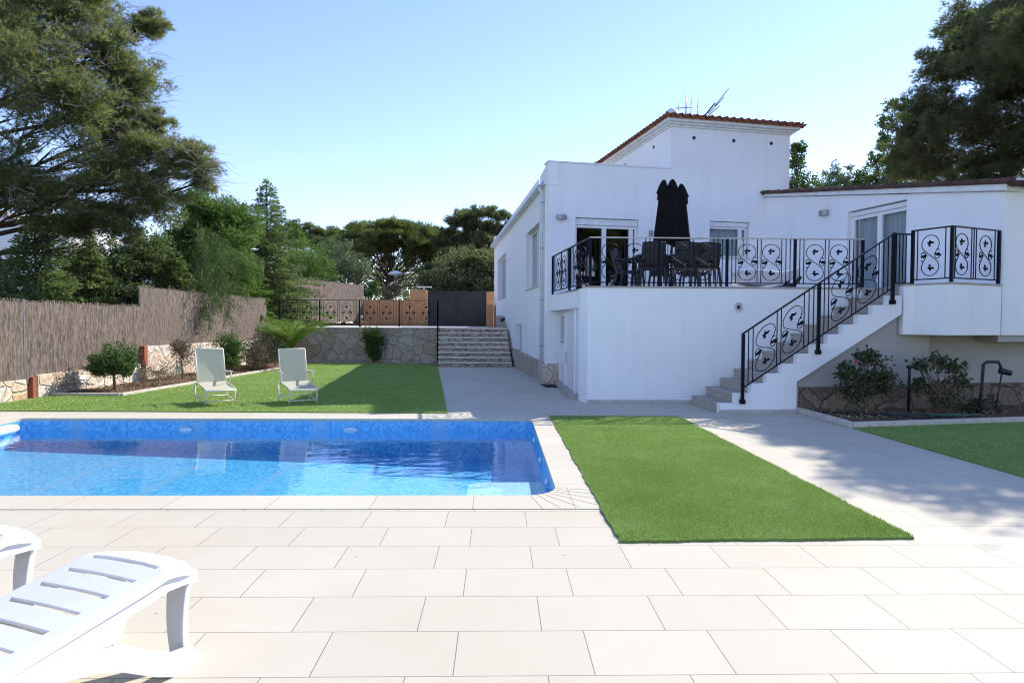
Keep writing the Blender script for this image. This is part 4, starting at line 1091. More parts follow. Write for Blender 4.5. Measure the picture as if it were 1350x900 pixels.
a = onL(670.5); c = fl.p(a, .06, 1.62); t = thing('spotlight', fl.p(a, 0, 1.62), 'small black spotlight on the side wall above the steps', 'spotlight')
m = MB(); m.tube([fl.p(a, .0, 1.64), fl.p(a, .16, 1.64)], .02, 8); m.build('arm', M['white_trim'], t)
m = MB(); m.tube([fl.p(a, .14, 1.66), fl.p(a-.1, .26, 1.58)], [.05, .075], 12); m.build('head', M['dark_plastic'], t)
# door mat
mb = MB(); mb.prism([(.78, 15.02), (1.16, 15.02), (1.15, 15.70), (.70, 15.70)], .001, .018); o = mb.build('door_mat', M['mat_dark'], origin=(.95, 15.3, 0)); tag(o, 'small black door mat by the side door', 'mat')
# antenna on the tower
ax, ay = 4.62, 17.6; t = thing('antenna', (ax, ay, ez+.1), 'two thin television aerials on the tiled tower roof', 'aerial')
m = MB(); m.tube([(ax, ay, ez), (ax, ay, ez+.85)], .014, 6); m.build('mast', M['alu'], t)
m = MB(); m.tube([(ax-.35, ay-.1, ez+.42), (ax+.38, ay+.1, ez+.54)], .012, 6)
for k, (s, h) in enumerate(((-.22,.28),(-.02,.22),(.12,.3),(.3,.26))):
    px_, pz = ax+s, ez+.47+s*.16; m.tube([(px_, ay, pz-h), (px_+.02, ay, pz+h*.7)], .009, 5)
m.build('aerial', M['alu'], t)
m = MB(); bx_, bz = ax+.45, ez+.22
m.tube([(bx_-.1, ay, bz-.15), (bx_+.32, ay, bz+.38)], .022, 6)
for k in range(3):
    q = .1+.17*k; m.tube([(bx_-.12+q, ay, bz-.22+q*1.2), (bx_+.42+q*.7, ay+.15, bz+.22+q*1.35)], .012, 6)
m.build('aerial', M['stem'], t)

# ------------------------------------------------------------------ terrace furniture
def chair(loc, rz, label):
    t = thing('terrace_chair', (0,0,0), label, 'chair', 'dark chairs round the terrace table')
    m = MB(); m.prism([(-.24,-.23),(.24,-.23),(.22,.24),(-.22,.24)], .40, .44); m.build('seat', M['wicker'], t, bevel=.012)
    m = MB(); k = 7
    vs = []
    for i in range(k):
        q = i/(k-1); z_ = .44+.46*q; y = .22+.13*q; w_ = .225+.01*math.sin(PI*q)
        for s in (-1, -.5, 0, .5, 1): vs.append((s*w_, y-.025*(1-s*s), z_ + (.02*(1-s*s) if i == k-1 else 0)))
    fs = [(i*5+j, i*5+j+1, (i+1)*5+j+1, (i+1)*5+j) for i in range(k-1) for j in range(4)]
    m.add(vs, fs, True); b = m.build('backrest', M['wicker'], t); sm = b.modifiers.new('t', 'SOLIDIFY'); sm.thickness = .022
    for sx in (-1, 1):
        m = MB(); m.bar((sx*.23, -.21, .41), (sx*.26, -.24, 0), .036, .036); m.build('leg', M['dark_plastic'], t)
        m = MB(); m.bar((sx*.22, .22, .43), (sx*.25, .30, 0), .036, .036); m.build('leg', M['dark_plastic'], t)
        m = MB(); m.tube([(sx*.24, .28, .66), (sx*.28, .1, .665), (sx*.285, -.16, .655), (sx*.27, -.23, .60), (sx*.25, -.22, .42)], .02, 8); m.build('armrest', M['dark_plastic'], t)
    t.location = (loc[0], loc[1], TZ+.002); t.rotation_euler = (0,0,rz); return t
def onterr(px, D): return ((px-675)/860*D, D)
ch = chair(onterr(857, 12.95), R(178), 'dark woven armchair nearest the sliding door, back to the railing')
for (px, D, rz, lb) in ((898, 12.95, 181, 'dark woven armchair in the middle of the row, under the closed parasol'),
                        (928.5, 13.0, 174, 'dark woven armchair at the right end of the row, below the window'),
                        (829, 13.9, 100, 'dark armchair at the left head of the terrace table'),
                        (872, 14.7, 2, 'dark armchair on the far side of the table, towards the sliding door'),
                        (912, 14.7, -4, 'dark armchair on the far side of the table, towards the window')):
    c = copy_tree(ch); x, y = onterr(px, D); c.location = (x, y, TZ+.002); c.rotation_euler = (0,0,R(rz)); c['label'] = lb
t = thing('terrace_table', (*onterr(882, 13.8), TZ+.002), 'long dark terrace table with the closed parasol in its middle', 'table')
cx, cy = onterr(882, 13.8)
m = MB(); 
for k in range(7): m.box(cx-.80, cx+.80, cy-.45+k*.13, cy-.45+k*.13+.12, TZ+.70, TZ+.735)
m.build('tabletop', M['dark_plastic'], t, bevel=.006)
for sx in (-1, 1):
    for sy in (-1, 1): m = MB(); m.bar((cx+sx*.7, cy+sy*.36, TZ+.70), (cx+sx*.74, cy+sy*.38, TZ+.002), .05, .05); m.build('leg', M['dark_plastic'], t)
m = MB(); m.box(cx-.72, cx+.72, cy-.37, cy-.34, TZ+.63, TZ+.699); m.box(cx-.72, cx+.72, cy+.34, cy+.37, TZ+.63, TZ+.699); m.build('apron', M['dark_plastic'], t)
# closed parasol: one central and two side lobes of folded black canvas
px_, py_ = onterr(884.5, 13.55)
t = thing('closed_parasol', (px_, py_, TZ+.002), 'tall folded black parasol with a three-lobed top on the terrace', 'parasol')
py_ += .02
m = MB(); m.tube([(px_, py_, TZ+.04), (px_, py_, TZ+2.2)], .024, 12); m.build('pole', M['dark_plastic'], t)
m = MB(); m.lathe([(.001, .002), (.26, .002), (.27, .05), (.22, .08), (.05, .11), (.04, .20), (.001, .2)], c=(px_, py_, TZ), n=24); m.build('base', M['dark_plastic'], t)
zb, zt_ = 1.48+(426.8-322)*13.55/860, 1.48+(426.8-237)*13.55/860
m = MB(); na, nz = 72, 40; vs = []
for j in range(nz+1):
    q = j/nz
    for k in range(na):
        a = 2*PI*k/na; ca, sa = math.cos(a), math.sin(a)
        hw = .365-.115*q; dp_ = .19-.05*q
        fold = 1+.10*math.cos(a*14+.5)*(1-.3*q)
        x = hw*ca*fold; y = dp_*sa*fold
        zz = zb+(zt_-.24-zb)*q + (.035*math.cos(a*7) - .03*abs(ca) if j == 0 else 0)
        vs.append((px_+x, py_+y, zz))
fs = [(j*na+k, j*na+(k+1)%na, (j+1)*na+(k+1)%na, (j+1)*na+k) for j in range(nz) for k in range(na)]
m.add(vs, fs, True)
for (dx, top, r, tl) in ((0, zt_, .10, 0), (-.175, zt_-.01, .088, -.12), (.18, zt_-.09, .088, .14)):
    pr = [(r*1.0, -.42), (r*1.05, -.30), (r*1.38, -.27), (r*1.25, -.22), (r*1.0, -.14), (r*.72, -.07), (r*.4, -.02), (.001, 0)]
    n_ = 28; vs = []
    for rr, zz in pr:
        for k in range(n_):
            a = 2*PI*k/n_; f_ = 1+.07*math.cos(a*7)
            vs.append((px_+dx+tl*(-zz)+rr*f_*math.cos(a), py_+rr*f_*.85*math.sin(a), top+zz))
    m.add(vs, [(i*n_+k, i*n_+(k+1)%n_, (i+1)*n_+(k+1)%n_, (i+1)*n_+k) for i in range(len(pr)-1) for k in range(n_)], True)
m.build('canopy', M['dark_cloth'], t)
# pale curved sunbed behind the railing
cx, cy = onterr(1006, 13.0); t = thing('curved_sunbed', (cx, cy, TZ), 'pale curved shell sunbed with a dark base behind the terrace railing', 'sunbed')
m = MB(); k = 16; vs = []
for i in range(k+1):
    q = i/k; x = cx-.55+1.15*q; z_ = TZ+.13+.0*q+ (.22*max(0, q-.35)**1.3) + .05*math.sin(PI*q)*-1
    h = .34-.10*q+.1*math.sin(PI*min(1, q*1.4))
    vs += [(x, cy-.3, z_), (x, cy+.3, z_), (x, cy+.3, z_+h*.75), (x, cy-.3, z_+h*.75)]
fs = [(4*i+a, 4*i+(a+1)%4, 4*i+4+(a+1)%4, 4*i+4+a) for i in range(k) for a in range(4)] + [(3,2,1,0), (4*k, 4*k+1, 4*k+2, 4*k+3)]
m.add(vs, fs, True); m.build('shell', M['plastic'], t, bevel=.03, fix=True)
m = MB(); m.tube([(cx-.45, cy-.25, TZ+.04), (cx, cy-.25, TZ+.02), (cx+.5, cy-.25, TZ+.10), (cx+.62, cy-.25, TZ+.26)], .035, 8); m.tube([(cx-.45, cy+.25, TZ+.04), (cx, cy+.25, TZ+.02), (cx+.5, cy+.25, TZ+.10), (cx+.62, cy+.25, TZ+.26)], .035, 8)
m.build('base', M['dark_plastic'], t)

# ------------------------------------------------------------------ cream sling loungers on the lawn
def sling_lounger(loc, rz, label):
    t = thing('sling_lounger', (0,0,0), label, 'lounger', 'cream loungers on the lawn')
    W = .24; zt0 = .018
    m = MB(); k = 10; vs = []
    for i in range(k+1):                         # seat: towards -y is the foot end
        q = i/k; y = .02-.78*q; z_ = .355-.035*math.sin(PI*q*.9)-.05*q+(-.05*max(0, q-.75)*4*.5)
        vs += [(-W+.012, y, z_), (W-.012, y, z_)]
    m.add(vs, [(2*i, 2*i+1, 2*i+3, 2*i+2) for i in range(k)], False); s = m.build('seat', M['sling'], t); s.modifiers.new('t', 'SOLIDIFY').thickness = .008
    m = MB(); vs = []
    for i in range(k+1):
        q = i/k; y = .05+.20*q+.015*math.sin(PI*q); z_ = .35+.60*q
        vs += [(-W+.012, y, z_), (W-.012, y, z_)]
    m.add(vs, [(2*i, 2*i+1, 2*i+3, 2*i+2) for i in range(k)], False); s = m.build('backrest', M['sling'], t); s.modifiers.new('t', 'SOLIDIFY').thickness = .008
    m = MB(); up = []
    for sx in (-1, 1):
        m.tube([(sx*W, .04, .345), (sx*W, .15, .65), (sx*W, .245, .955)], .013, 8)
    m.tube([(-W, .245, .955), (W, .245, .955)], .013, 8); m.build('back_frame', M['cream_metal'], t)
    m = MB()
    for sx in (-1, 1): m.tube([(sx*W, .06, .35), (sx*W, -.25, .325), (sx*W, -.55, .30), (sx*W, -.76, .262)], .014, 8)
    m.tube([(-W, -.76, .262), (W, -.76, .262)], .013, 8); m.tube([(-W, .03, .35), (W, .03, .35)], .012, 8); m.build('seat_frame', M['cream_metal'], t)
    for sx in (-1, 1):
        m = MB(); m.tube([(sx*(W+.03), .12, .30), (sx*(W+.04), .04, .0)], .013, 8); m.build('leg', M['cream_metal'], t)
        m = MB(); m.tube([(sx*(W+.0), -.66, .28), (sx*(W+.0), -.64, .0)], .013, 8); m.build('leg', M['cream_metal'], t)
        m = MB(); m.tube([(sx*(W+.03), .15, .34), (sx*(W+.04), -.10, .33), (sx*(W+.04), -.22, .52), (sx*(W+.04), -.12, .56), (sx*(W+.04), .13, .52)], .012, 8); m.build('arm_frame', M['cream_metal'], t)
        m = MB(); m.bar((sx*(W+.04), -.28, .555), (sx*(W+.04), .17, .545), .035, .018); m.build('armrest', M['cream_metal'], t, bevel=.006)
        m = MB(); m.tube([(sx*W, -.64, .06), (sx*(W+.035), .06, .10)], .010, 6); m.build('side_stretcher', M['cream_metal'], t)
    m = MB(); m.tube([(-W, -.645, .07), (W, -.645, .07)], .011, 6); m.tube([(-W-.03, .05, .10), (W+.03, .05, .10)], .011, 6); m.build('cross_stretcher', M['cream_metal'], t)
    t.location = loc; t.rotation_euler = (0,0,rz); return t
lg = sling_lounger((-5.50, 11.95, .016), R(36), 'left one of the two cream sling loungers on the sunny lawn')
l2 = copy_tree(lg); l2.location = (-4.05, 12.15, .016); l2.rotation_euler = (0,0,R(31)); l2['label'] = 'right one of the two cream sling loungers, beside the house shadow on the lawn'

# ------------------------------------------------------------------ white moulded sunbeds in the foreground
def plastic_sunbed(label):
    t = thing('plastic_sunbed', (0,0,0), label, 'sunbed', 'white plastic sunbeds beside the pool')
    # local: x = along the bed away from its raised end (0 .. 1.9), y = across (0 near side .. W far side)
    W = .53; n = 0
    def zc(x):      # deck height
        if x < .18: return .385 + .03*math.sin(PI*.5*x/.18) - .0
        return .415 - .115*min(1, (x-.18)/.75)
    slots = [(.17+.118*k, .17+.118*k+.026) for k in range(14)]
    xs = sorted({0.0, .012, .04, .08, 1.9} | {v for s in slots for v in s} | set(np.round(np.arange(.1, 1.9, .04), 3).tolist()))
    def round_x(x, y):  # rounded end of the deck
        yy = abs(y-W/2)/(W/2); return x + .07*yy**4 * max(0, 1-x/.3)
    ys = [0, .008, .02, .04, .07, .15, .25, .35, .46, .49, .51, .522, W]
    V = []; idx = {}
    for i, x in enumerate(xs):
        for j, y in enumerate(ys):
            e = min(y, W-y); crown = .008*(1-((y-W/2)/(W/2))**2)
            dz = -max(.022*max(0, (.02-e)/.02)**1.6, .03*max(0, (.05-x)/.05)**2)
            V.append((round_x(x, y), W/2+(y-W/2)*(1-.13*max(0, (.07-x)/.07)**2), zc(x)+dz+crown)); idx[i, j] = len(V)-1
    F = []
    for i in range(len(xs)-1):
        xm = (xs[i]+xs[i+1])/2
        for j in range(len(ys)-1):
            ym = (ys[j]+ys[j+1])/2
            if .07 < ym < .46 and any(a < xm < b for a, b in slots): continue
            F.append((idx[i,j], idx[i+1,j], idx[i+1,j+1], idx[i,j+1])[::-1])
    m = MB(); m.add(V, F, False); d = m.build('deck', M['plastic'], t, world=False); s = d.modifiers.new('t', 'SOLIDIFY'); s.thickness = .016; s.offset = -1
    # side skirts with the arched legs: outline in (x,z)
    for sy, y0 in ((0, 0.0), (1, W)):
        sp = .035 if sy == 0 else -.035
        def pt(x, z, t_):   # skirt leans out toward the floor
            lean = (.395-z)*.12
            base = (y0 - lean) if sy == 0 else (y0 + lean)
            return (x, base + (t_ if sy == 0 else -t_), z)
        topl = [(x, zc(x)-.010) for x in (.05, .1, .2, .35, .5, .7, .95, 1.3, 1.6, 1.85)]
        m = MB()
        def band(upper, lower):
            n_ = len(upper); vs = []
            for (a, b) in zip(upper, lower):
                vs += [pt(a[0], a[1], 0), pt(b[0], b[1], 0), pt(b[0], b[1], .03), pt(a[0], a[1], .03)]
            fs = [(4*i+k, 4*i+4+k, 4*i+4+(k+1)%4, 4*i+(k+1)%4) for i in range(n_-1) for k in range(4)] + [(0,1,2,3), tuple(4*(n_-1)+k for k in (3,2,1,0))]
            m.add(vs, fs, False)
        # top rail
        band(topl, [(x, z-.055-.0*x) for x, z in topl])
        # lower sled: foot, small rise then long arch
        up = [(.10,.075),(.20,.09),(.30,.145),(.385,.205),(.45,.238),(.55,.262),(.65,.268),(.75,.262),(.95,.228),(1.15,.228),(1.35,.222),(1.50,.17),(1.60,.09),(1.75,.06)]
        lo_ = [(.06,.0),(.22,.0),(.30,.04),(.38,.09),(.45,.135),(.55,.175),(.65,.20),(.75,.210),(.95,.185),(1.15,.18),(1.33,.155),(1.46,.09),(1.55,.0),(1.78,.0)]
        band(up, lo_)
        # web joining arch to top rail beyond the opening
        def up_z(x):
            for (a, za), (b, zb_) in zip(up[:-1], up[1:]):
                if a <= x <= b: return za+(zb_-za)*(x-a)/(b-a)
            return up[-1][1]
        wx = [.40, .415, .44, .48, .54, .62, .75, .95, 1.2, 1.45, 1.6]
        lowz = [.325, .285, .25, .247] + [up_z(x) for x in wx[4:]]
        rail = lambda x: float(np.interp(x, [p[0] for p in topl], [p[1]-.055 for p in topl]))
        band([(x, rail(x)) for x in wx], [(x, min(rail(x)-.001, max(z_, up_z(x)))) for x, z_ in zip(wx, lowz)])
        m.build('side_frame', M['plastic'], t, world=False, bevel=.008, fix=True)
        # channelled end leg
        m = MB()
        ysn = 1 if sy == 0 else -1
        def lg_pt(q, c, o):   # q 0 top .. 1 foot
            x = .045+.065*q+.02*math.sin(PI*q); yb = (y0 + ysn*(.035)) - ysn*(.12*.38*q)
            return (x + o, yb + ysn*c*(.115-.035*q), .368*(1-q))
        pr = [(0, .0), (.12, -.022), (.30, .010), (.70, .010), (.88, -.022), (1, 0), (1, .02), (0, .02)]
        vs = []; k = 8
        for i in range(k+1):
            for c, o in pr: vs.append(lg_pt(i/k, c, o))
        n_ = len(pr); m.add(vs, [(i*n_+a, i*n_+(a+1)%n_, (i+1)*n_+(a+1)%n_, (i+1)*n_+a) for i in range(k) for a in range(n_)] + [tuple(range(n_)), tuple(k*n_+a for a in range(n_))[::-1]])
        m.build('leg', M['plastic'], t, world=False, bevel=.004, fix=True)
    # cross ribs under the deck
    m = MB()
    for x in (.16, .52, .9, 1.3): m.box(x-.008, x+.008, .05, W-.05, zc(x)-.07, zc(x)-.018)
    m.build('rib', M['plastic'], t, world=False)
    return t
ax_ = Vector((-.35, -.937)).normalized(); ang = math.atan2(ax_.y, ax_.x)
# local y must point to the far/left side: rotate so that +y = left of the axis ... the bed is mirrored by starting from the far corner
pb = plastic_sunbed('white plastic sunbed in the foreground with its slatted deck fully in view')
def place_bed(o, near):   # near = near right top corner
    wv = Vector((ax_.y, -ax_.x)) * -1   # across, pointing right
    far = Vector(near) - Vector((-ax_.y, ax_.x))*0
    o.rotation_euler = (0, 0, ang); o.location = (near[0], near[1], 0)
# axis (ang) with +y local = axis rotated +90deg
ly = Vector((-ax_.y, ax_.x))      # points right (+x): so the bed must start at its far side
place_bed(pb, (-1.37 - ly.x*.53, 2.90 - ly.y*.53))
pb2 = copy_tree(pb); pb2.location = (pb.location.x-.98, pb.location.y+.40, 0); pb2['label'] = 'white plastic sunbed at the left edge of the photo, only its raised end in view'
# ------------------------------------------------------------------ trees and plants
def at(px, py, D):
    return np.array([(px-675)/860*D, D, 1.48 + (425.7+.005*(px-675)-py)/860*D])
def tree_root(name, loc, label, cat='tree', group=None): return thing(name, tuple(loc), label, cat, group)
def arr(*ls):
    """join (V,F) lists of same face size"""
    Vs = []; Fs = []; b = 0
    for V, F in ls: Vs.append(V); Fs.append(F+b); b += len(V)
    return np.concatenate(Vs), np.concatenate(Fs)
def pine(name, loc, label, pads, limb_to, trunk_r, mat, nsub=42, per=34, needles=7, nl=.13, nw=.009, group=None, trunk_top=None, flat=.72, twig=True, dead=0, shell=.35, sub=.30, cat='pine tree'):
    t = tree_root(name, loc, label, cat, group); base = np.array(loc, float)
    top = np.array(trunk_top if trunk_top is not None else base+np.array([0,0,6.]))
    m = MB(); tp = limb_pts(base-np.array([0,0,.2]), top, .0, .05, 9); m.tube(tp, [trunk_r*(1-.6*i/8) for i in range(9)], 10); m.build('trunk', M['bark'], t)
    lm = MB(); L = []
    for (c, r) in pads:
        c = np.array(c, float); r3 = np.array([r, r, r*flat])
        # limb leaves the trunk lower than its pad
        hz = min(max((c[2]-base[2])*limb_to, .25*(top[2]-base[2])), (top[2]-base[2])*.97)/(top[2]-base[2])
        k = hz*8; i = min(int(k), 7); s = np.array(tp[i])+(np.array(tp[i+1])-np.array(tp[i]))*(k-i)
        d = np.linalg.norm(c-s); r0 = min(trunk_r*.35, .02+.011*d)
        pp = limb_pts(s, c, -.06, .10, 8); lm.tube(pp, [r0*(1-.75*q/7) for q in range(8)], 6)
        npd = max(8, int(nsub*min(1.6, r/1.5)))
        dd = unit(npd); rad = rng.uniform(shell, 1, npd)[:,None]; S = c+dd*r3*rad
        if twig:
            for q in S[:: 2]:
                j = rng.integers(4, 8); lm.tube(limb_pts(pp[j], q, -.05, .14, 4), [r0*.22+.006, .012, .008, .004], 4, cap=False)
        SS = np.repeat(S, per, 0); od = np.repeat(dd, per, 0); sr = sub*r*np.repeat(rng.uniform(.6, 1.3, npd), per)[:,None]
        off = unit(len(SS))*sr*rng.uniform(.1, 1, len(SS))[:,None]**.5; off[:,2] *= .6
        C = SS+off; D = od*.8+off/(sr+1e-6)*.6+np.array([0,0,.45]); D /= np.linalg.norm(D, axis=1, keepdims=True)
        L.append(tufts(C, D, needles, nl, nw, .8))
    lm.build('limb', M['bark'], t)
    V, F = arr(*L); np_mesh('crown', V, F, M[mat], t)
    if dead:
        dm = MB()
        for (c, r) in pads[:dead]:
            for k in range(110):
                p = np.array(c)+unit(1)[0]*r*np.array([.9,.9,.5]); q = p+np.array([rng.uniform(-.2,1.0), rng.uniform(-.5,.5), rng.uniform(-.5,.35)])*rng.uniform(.3,.9)
                dm.tube(limb_pts(p, q, .08, .25, 5), [.008,.007,.005,.004,.003], 3, cap=False)
        tag(dm.build('bare_twigs', M['dead_twig'], t), kind='stuff')
    return t
def pads_px(lst): return [(at(px, py, D), rp*D/860) for px, py, D, rp in lst]

bigp = pads_px([(10,25,17,95),(105,10,18,72),(55,100,16.5,78),(145,75,18,62),(175,118,18.5,48),(95,150,17,72),(168,170,18.5,55),(205,200,18,50),(255,215,18,36),(268,240,18.3,22),
                (140,232,17.5,62),(205,262,18,46),(75,262,17,60),(10,245,17,55),(150,292,17.5,38),(-70,60,16,110),(-60,200,16,90),(100,300,17.5,34),(-50,-60,17,110),(60,-60,17.5,90),(198,40,19,28),(205,165,18.2,22)])
pine('pine_tree', (-16.6, 17.5, 0), 'large sunlit pine filling the upper left corner, its boughs reaching over the reed screen', bigp, .75, .30, 'pine', nsub=85, per=46, nl=.15, nw=.014, trunk_top=(-15.2, 17.2, 9.5), dead=14, shell=.2, sub=.30)
# long dark limbs crossing the crown
rp = pads_px([(1345,30,19.5,80),(1290,40,20,58),(1262,88,20,52),(1330,110,19,72),(1222,150,20,42),(1262,168,19,58),(1330,190,18.5,62),(1196,188,20.5,36),(1218,215,20,38),(1290,226,18.5,36),(1185,222,21,24),(1400,60,18,90),(1420,170,17.5,95),(1345,-25,19.5,50)])
rp += [(np.array(c, float), r) for c, r in (((12.9, 13.9, 8.2), 1.8), ((14.9, 14.2, 8.8), 2.1), ((14.2, 15.8, 9.4), 1.8), ((16.3, 13.2, 8.4), 2.1), ((17.0, 15.5, 9.5), 2.4), ((14.2, 12.4, 8.0), 1.5), ((12.6,15.0,8.4),1.3), ((11.8,14.3,7.9),1.15), ((13.0,16.8,8.8),1.4), ((13.6,14.4,8.2),1.6))]
rpine = pine('pine_tree', (16.8, 18.4, 0), 'large dark pine rising behind the right wing of the villa', rp, .8, .32, 'pine_dark', nsub=85, per=58, nl=.16, nw=.016, trunk_top=(16.2, 17.8, 9.6), shell=.25, sub=.28)
# stone pines beyond the garden
def umbrella(cx, D, top, half, label, mat='stone_pine', bottom=None, seed=0, trunkx=None, base=1.4, n=13, dens=46, nl=.28, flat=.5):
    pads = []; bottom = bottom or top+45; k = 0
    for i in range(n):
        a = (i+.5)/n*2-1; px = cx+a*half; arch = (1-a*a)**.6
        for row in range(3):
            py = top + (bottom-top)*(1-arch)*.75 + row*(bottom-top)*.22 + rng.uniform(-3, 3) + 10
            pads.append((px+rng.uniform(-6, 6), py, D+rng.uniform(-2.2, 2.2)*(1 if row else .6), (14 if row else 15)*rng.uniform(.8, 1.3)*half/70))
    P_ = pads_px(pads); x = (trunkx if trunkx else cx)
    b = at(x, 420, D); b[2] = base; tt = at(cx, bottom+15, D)
    return pine('stone_pine', tuple(b), label, P_, .55, .30, mat, nsub=dens, per=26, needles=5, nl=nl, nw=.030, trunk_top=tuple(tt), flat=.6, shell=.2, sub=.35, cat='pine tree')
umbrella(512, 46, 288, 70, 'spreading stone pine with bare dark limbs under its canopy, beyond the ochre wall', bottom=345)
umbrella(640, 44, 272, 62, 'dark stone pine beyond the black gate, beside the villa corner', 'pine_dark', bottom=350)
umbrella(622, 40, 325, 58, 'low dense dark pine directly behind the black gate', 'pine_dark', bottom=375, n=9)
umbrella(470, 56, 293, 50, 'flat-topped stone pine filling the skyline left of the central one', bottom=335, n=9)
umbrella(575, 58, 296, 45, 'flat-topped stone pine filling the skyline right of the central one', bottom=340, n=9)
umbrella(395, 60, 292, 48, 'flat-topped stone pine far off above the conifers', bottom=330, n=9)
umbrella(700, 52, 285, 60, 'dark pine mostly hidden behind the villa side wall', 'pine_dark', bottom=350, n=8)

def leafy(name, loc, label, blobs, mat, n=40, per=50, leaf=.07, cat='tree', trunk=.08, stems=True, group=None, shell=.3, sub=.34, stem_mat='bark', flat=.9, trunk_part='trunk', crown='crown', stem_n=2, asp=.5):
    t = tree_root(name, loc, label, cat, group); base = np.array(loc, float); m = MB(); L = []
    cen = sum(np.array(c, float) for c, r in blobs)/len(blobs)
    mid = base+(cen-base)*.55; m.tube(limb_pts(base-np.array([0,0,.05]), mid, 0, .08, 6), [trunk*(1-.5*q/5) for q in range(6)], 8)
    for c, r in blobs:
        c = np.array(c, float); r3 = np.array([r, r, r*flat]) if not hasattr(r, '__len__') else np.array(r, float); rm = r3.mean()
        k = max(6, int(n)); dd = unit(k); S = c+dd*r3*rng.uniform(shell, 1, k)[:,None]
        m.tube(limb_pts(mid, c, 0, .1, 5), [trunk*.5, trunk*.4, trunk*.3, trunk*.25, trunk*.2], 6)
        if stems:
            for q in S[::stem_n]: m.tube(limb_pts(c+(mid-c)*.4*rng.uniform(0,1), q, -.03, .12, 4), [trunk*.2, trunk*.15, trunk*.1, .003], 4, cap=False)
        SS = np.repeat(S, per, 0); sr = sub*rm*np.repeat(rng.uniform(.6, 1.3, k), per)[:,None]
        off = unit(len(SS))*sr*rng.uniform(.05, 1, len(SS))[:,None]**.5; off[:,2] *= .75
        L.append(leaf_quads(SS+off, leaf, asp=asp))
    m.build(trunk_part, M[stem_mat], t); V, F = arr(*L); np_mesh(crown, V, F, M[mat], t); return t
def conifer(loc, h, r, label, mat='conifer', nlv=22, leaf=.085, dens=1.0, group=None, name='conifer', droop=.25, power=.9, z0=.05, jag=.25):
    t = tree_root(name, loc, label, 'conifer', group)
    C, D, arms = fir_sprays(loc, h, r, nlv, z0, droop, power, .07, leaf, jag, dens)
    V, F = leaf_quads(C, leaf, D=D/np.linalg.norm(D, axis=1, keepdims=True)*.8, jit=.55, asp=.42); np_mesh('crown', V, F, M[mat], t)
    m = MB(); m.tube(limb_pts(loc, (loc[0], loc[1], loc[2]+h*.98), 0, .02, 7), [.012*h*(1-.85*q/6)+.01 for q in range(7)], 8)
    for a, b in arms[::2]: m.tube([tuple(a), tuple(b)], [.022, .006], 4, cap=False)
    m.build('trunk', M['bark'], t); return t
def cz(px, py, D): return 1.48+(424.5-py)/860*D
for px, D, ytop, r, mat, lb in ((352, 26.5, 238, 2.7, 'conifer', 'tall pointed fir standing highest behind the reed screens'),
    (48, 17.5, 283, 1.9, 'conifer', 'bluish dark conifer at the left end behind the low reed screen'),
    (-12, 15.5, 330, 1.7, 'conifer', 'conifer cut by the left edge of the photo'),
    (120, 19.0, 318, 1.6, 'conifer', 'dark conifer behind the reed screen, under the large pine'),
    (318, 24.5, 300, 1.5, 'conifer2', 'green conifer left of the tall pointed fir'),
    (392, 38.0, 288, 2.3, 'conifer2', 'bright green conifer right of the tall pointed fir'),
    (232, 21.0, 330, 1.6, 'conifer', 'dark conifer where the reed screen steps up')):
    x = (px-675)/860*D; h = cz(px, ytop, D)
    conifer((x, D, 0), h, r, lb, mat, nlv=int(14+h*4.5), dens=1.5, leaf=.11)
def blob(px, py, D, r): return (at(px, py, D), r)
leafy('leafy_tree', (at(275, 400, 23.5)[0], 23.5, 0), 'dense green tree with a rounded top above the reed screen, left of the fir', [blob(272,285,23.5,.9), blob(248,315,23,1.0), blob(298,320,23.5,1.0), blob(270,345,23,1.1), blob(225,355,22.5,1.0), blob(310,360,23,.9), blob(258,270,23.5,.8), blob(235,335,23,1.0), blob(285,300,24,1.0), blob(305,285,24,.8), blob(322,300,24.5,.9)], 'conifer2', 75, 90, .085, trunk=.12)
leafy('leafy_tree', (at(170, 400, 20.5)[0], 20.5, 0), 'dark green tree behind the reed screen, below the pale gable', [blob(165,350,20.5,1.0), blob(200,335,21,.9), blob(135,365,20,1.0), blob(185,375,20.5,1.0), blob(95,375,19.5,.9), blob(150,385,20,1.0), blob(110,350,20,.8)], 'conifer', 70, 90, .085, trunk=.12)
leafy('olive_tree', (at(452, 400, 40)[0], 40, 1.4), 'silvery olive tree behind the upper reed screen', [blob(448,343,40,1.5), blob(430,355,39.5,1.3), blob(466,358,40,1.2)], 'olive', 60, 60, .11, cat='olive tree', trunk=.12)
leafy('leafy_shrub', (at(412, 400, 37)[0], 37, 1.3), 'bright green shrub behind the upper reed screen, left of the silvery olive', [blob(405,345,37,1.4), blob(425,358,37,1.0), blob(385,355,36.5,1.2)], 'conifer2', 60, 60, .09, cat='shrub', trunk=.08)
leafy('leafy_tree', (at(625, 400, 38)[0], 38, 1.4), 'dark dense evergreen mass right behind the black gate', [blob(580,372,38,1.5), blob(615,365,38.5,1.8), blob(655,362,38,1.9), blob(690,368,38.5,1.5), blob(600,385,37.5,1.3), blob(640,385,37.5,1.4)], 'pine_dark', 90, 60, .16, trunk=.14)
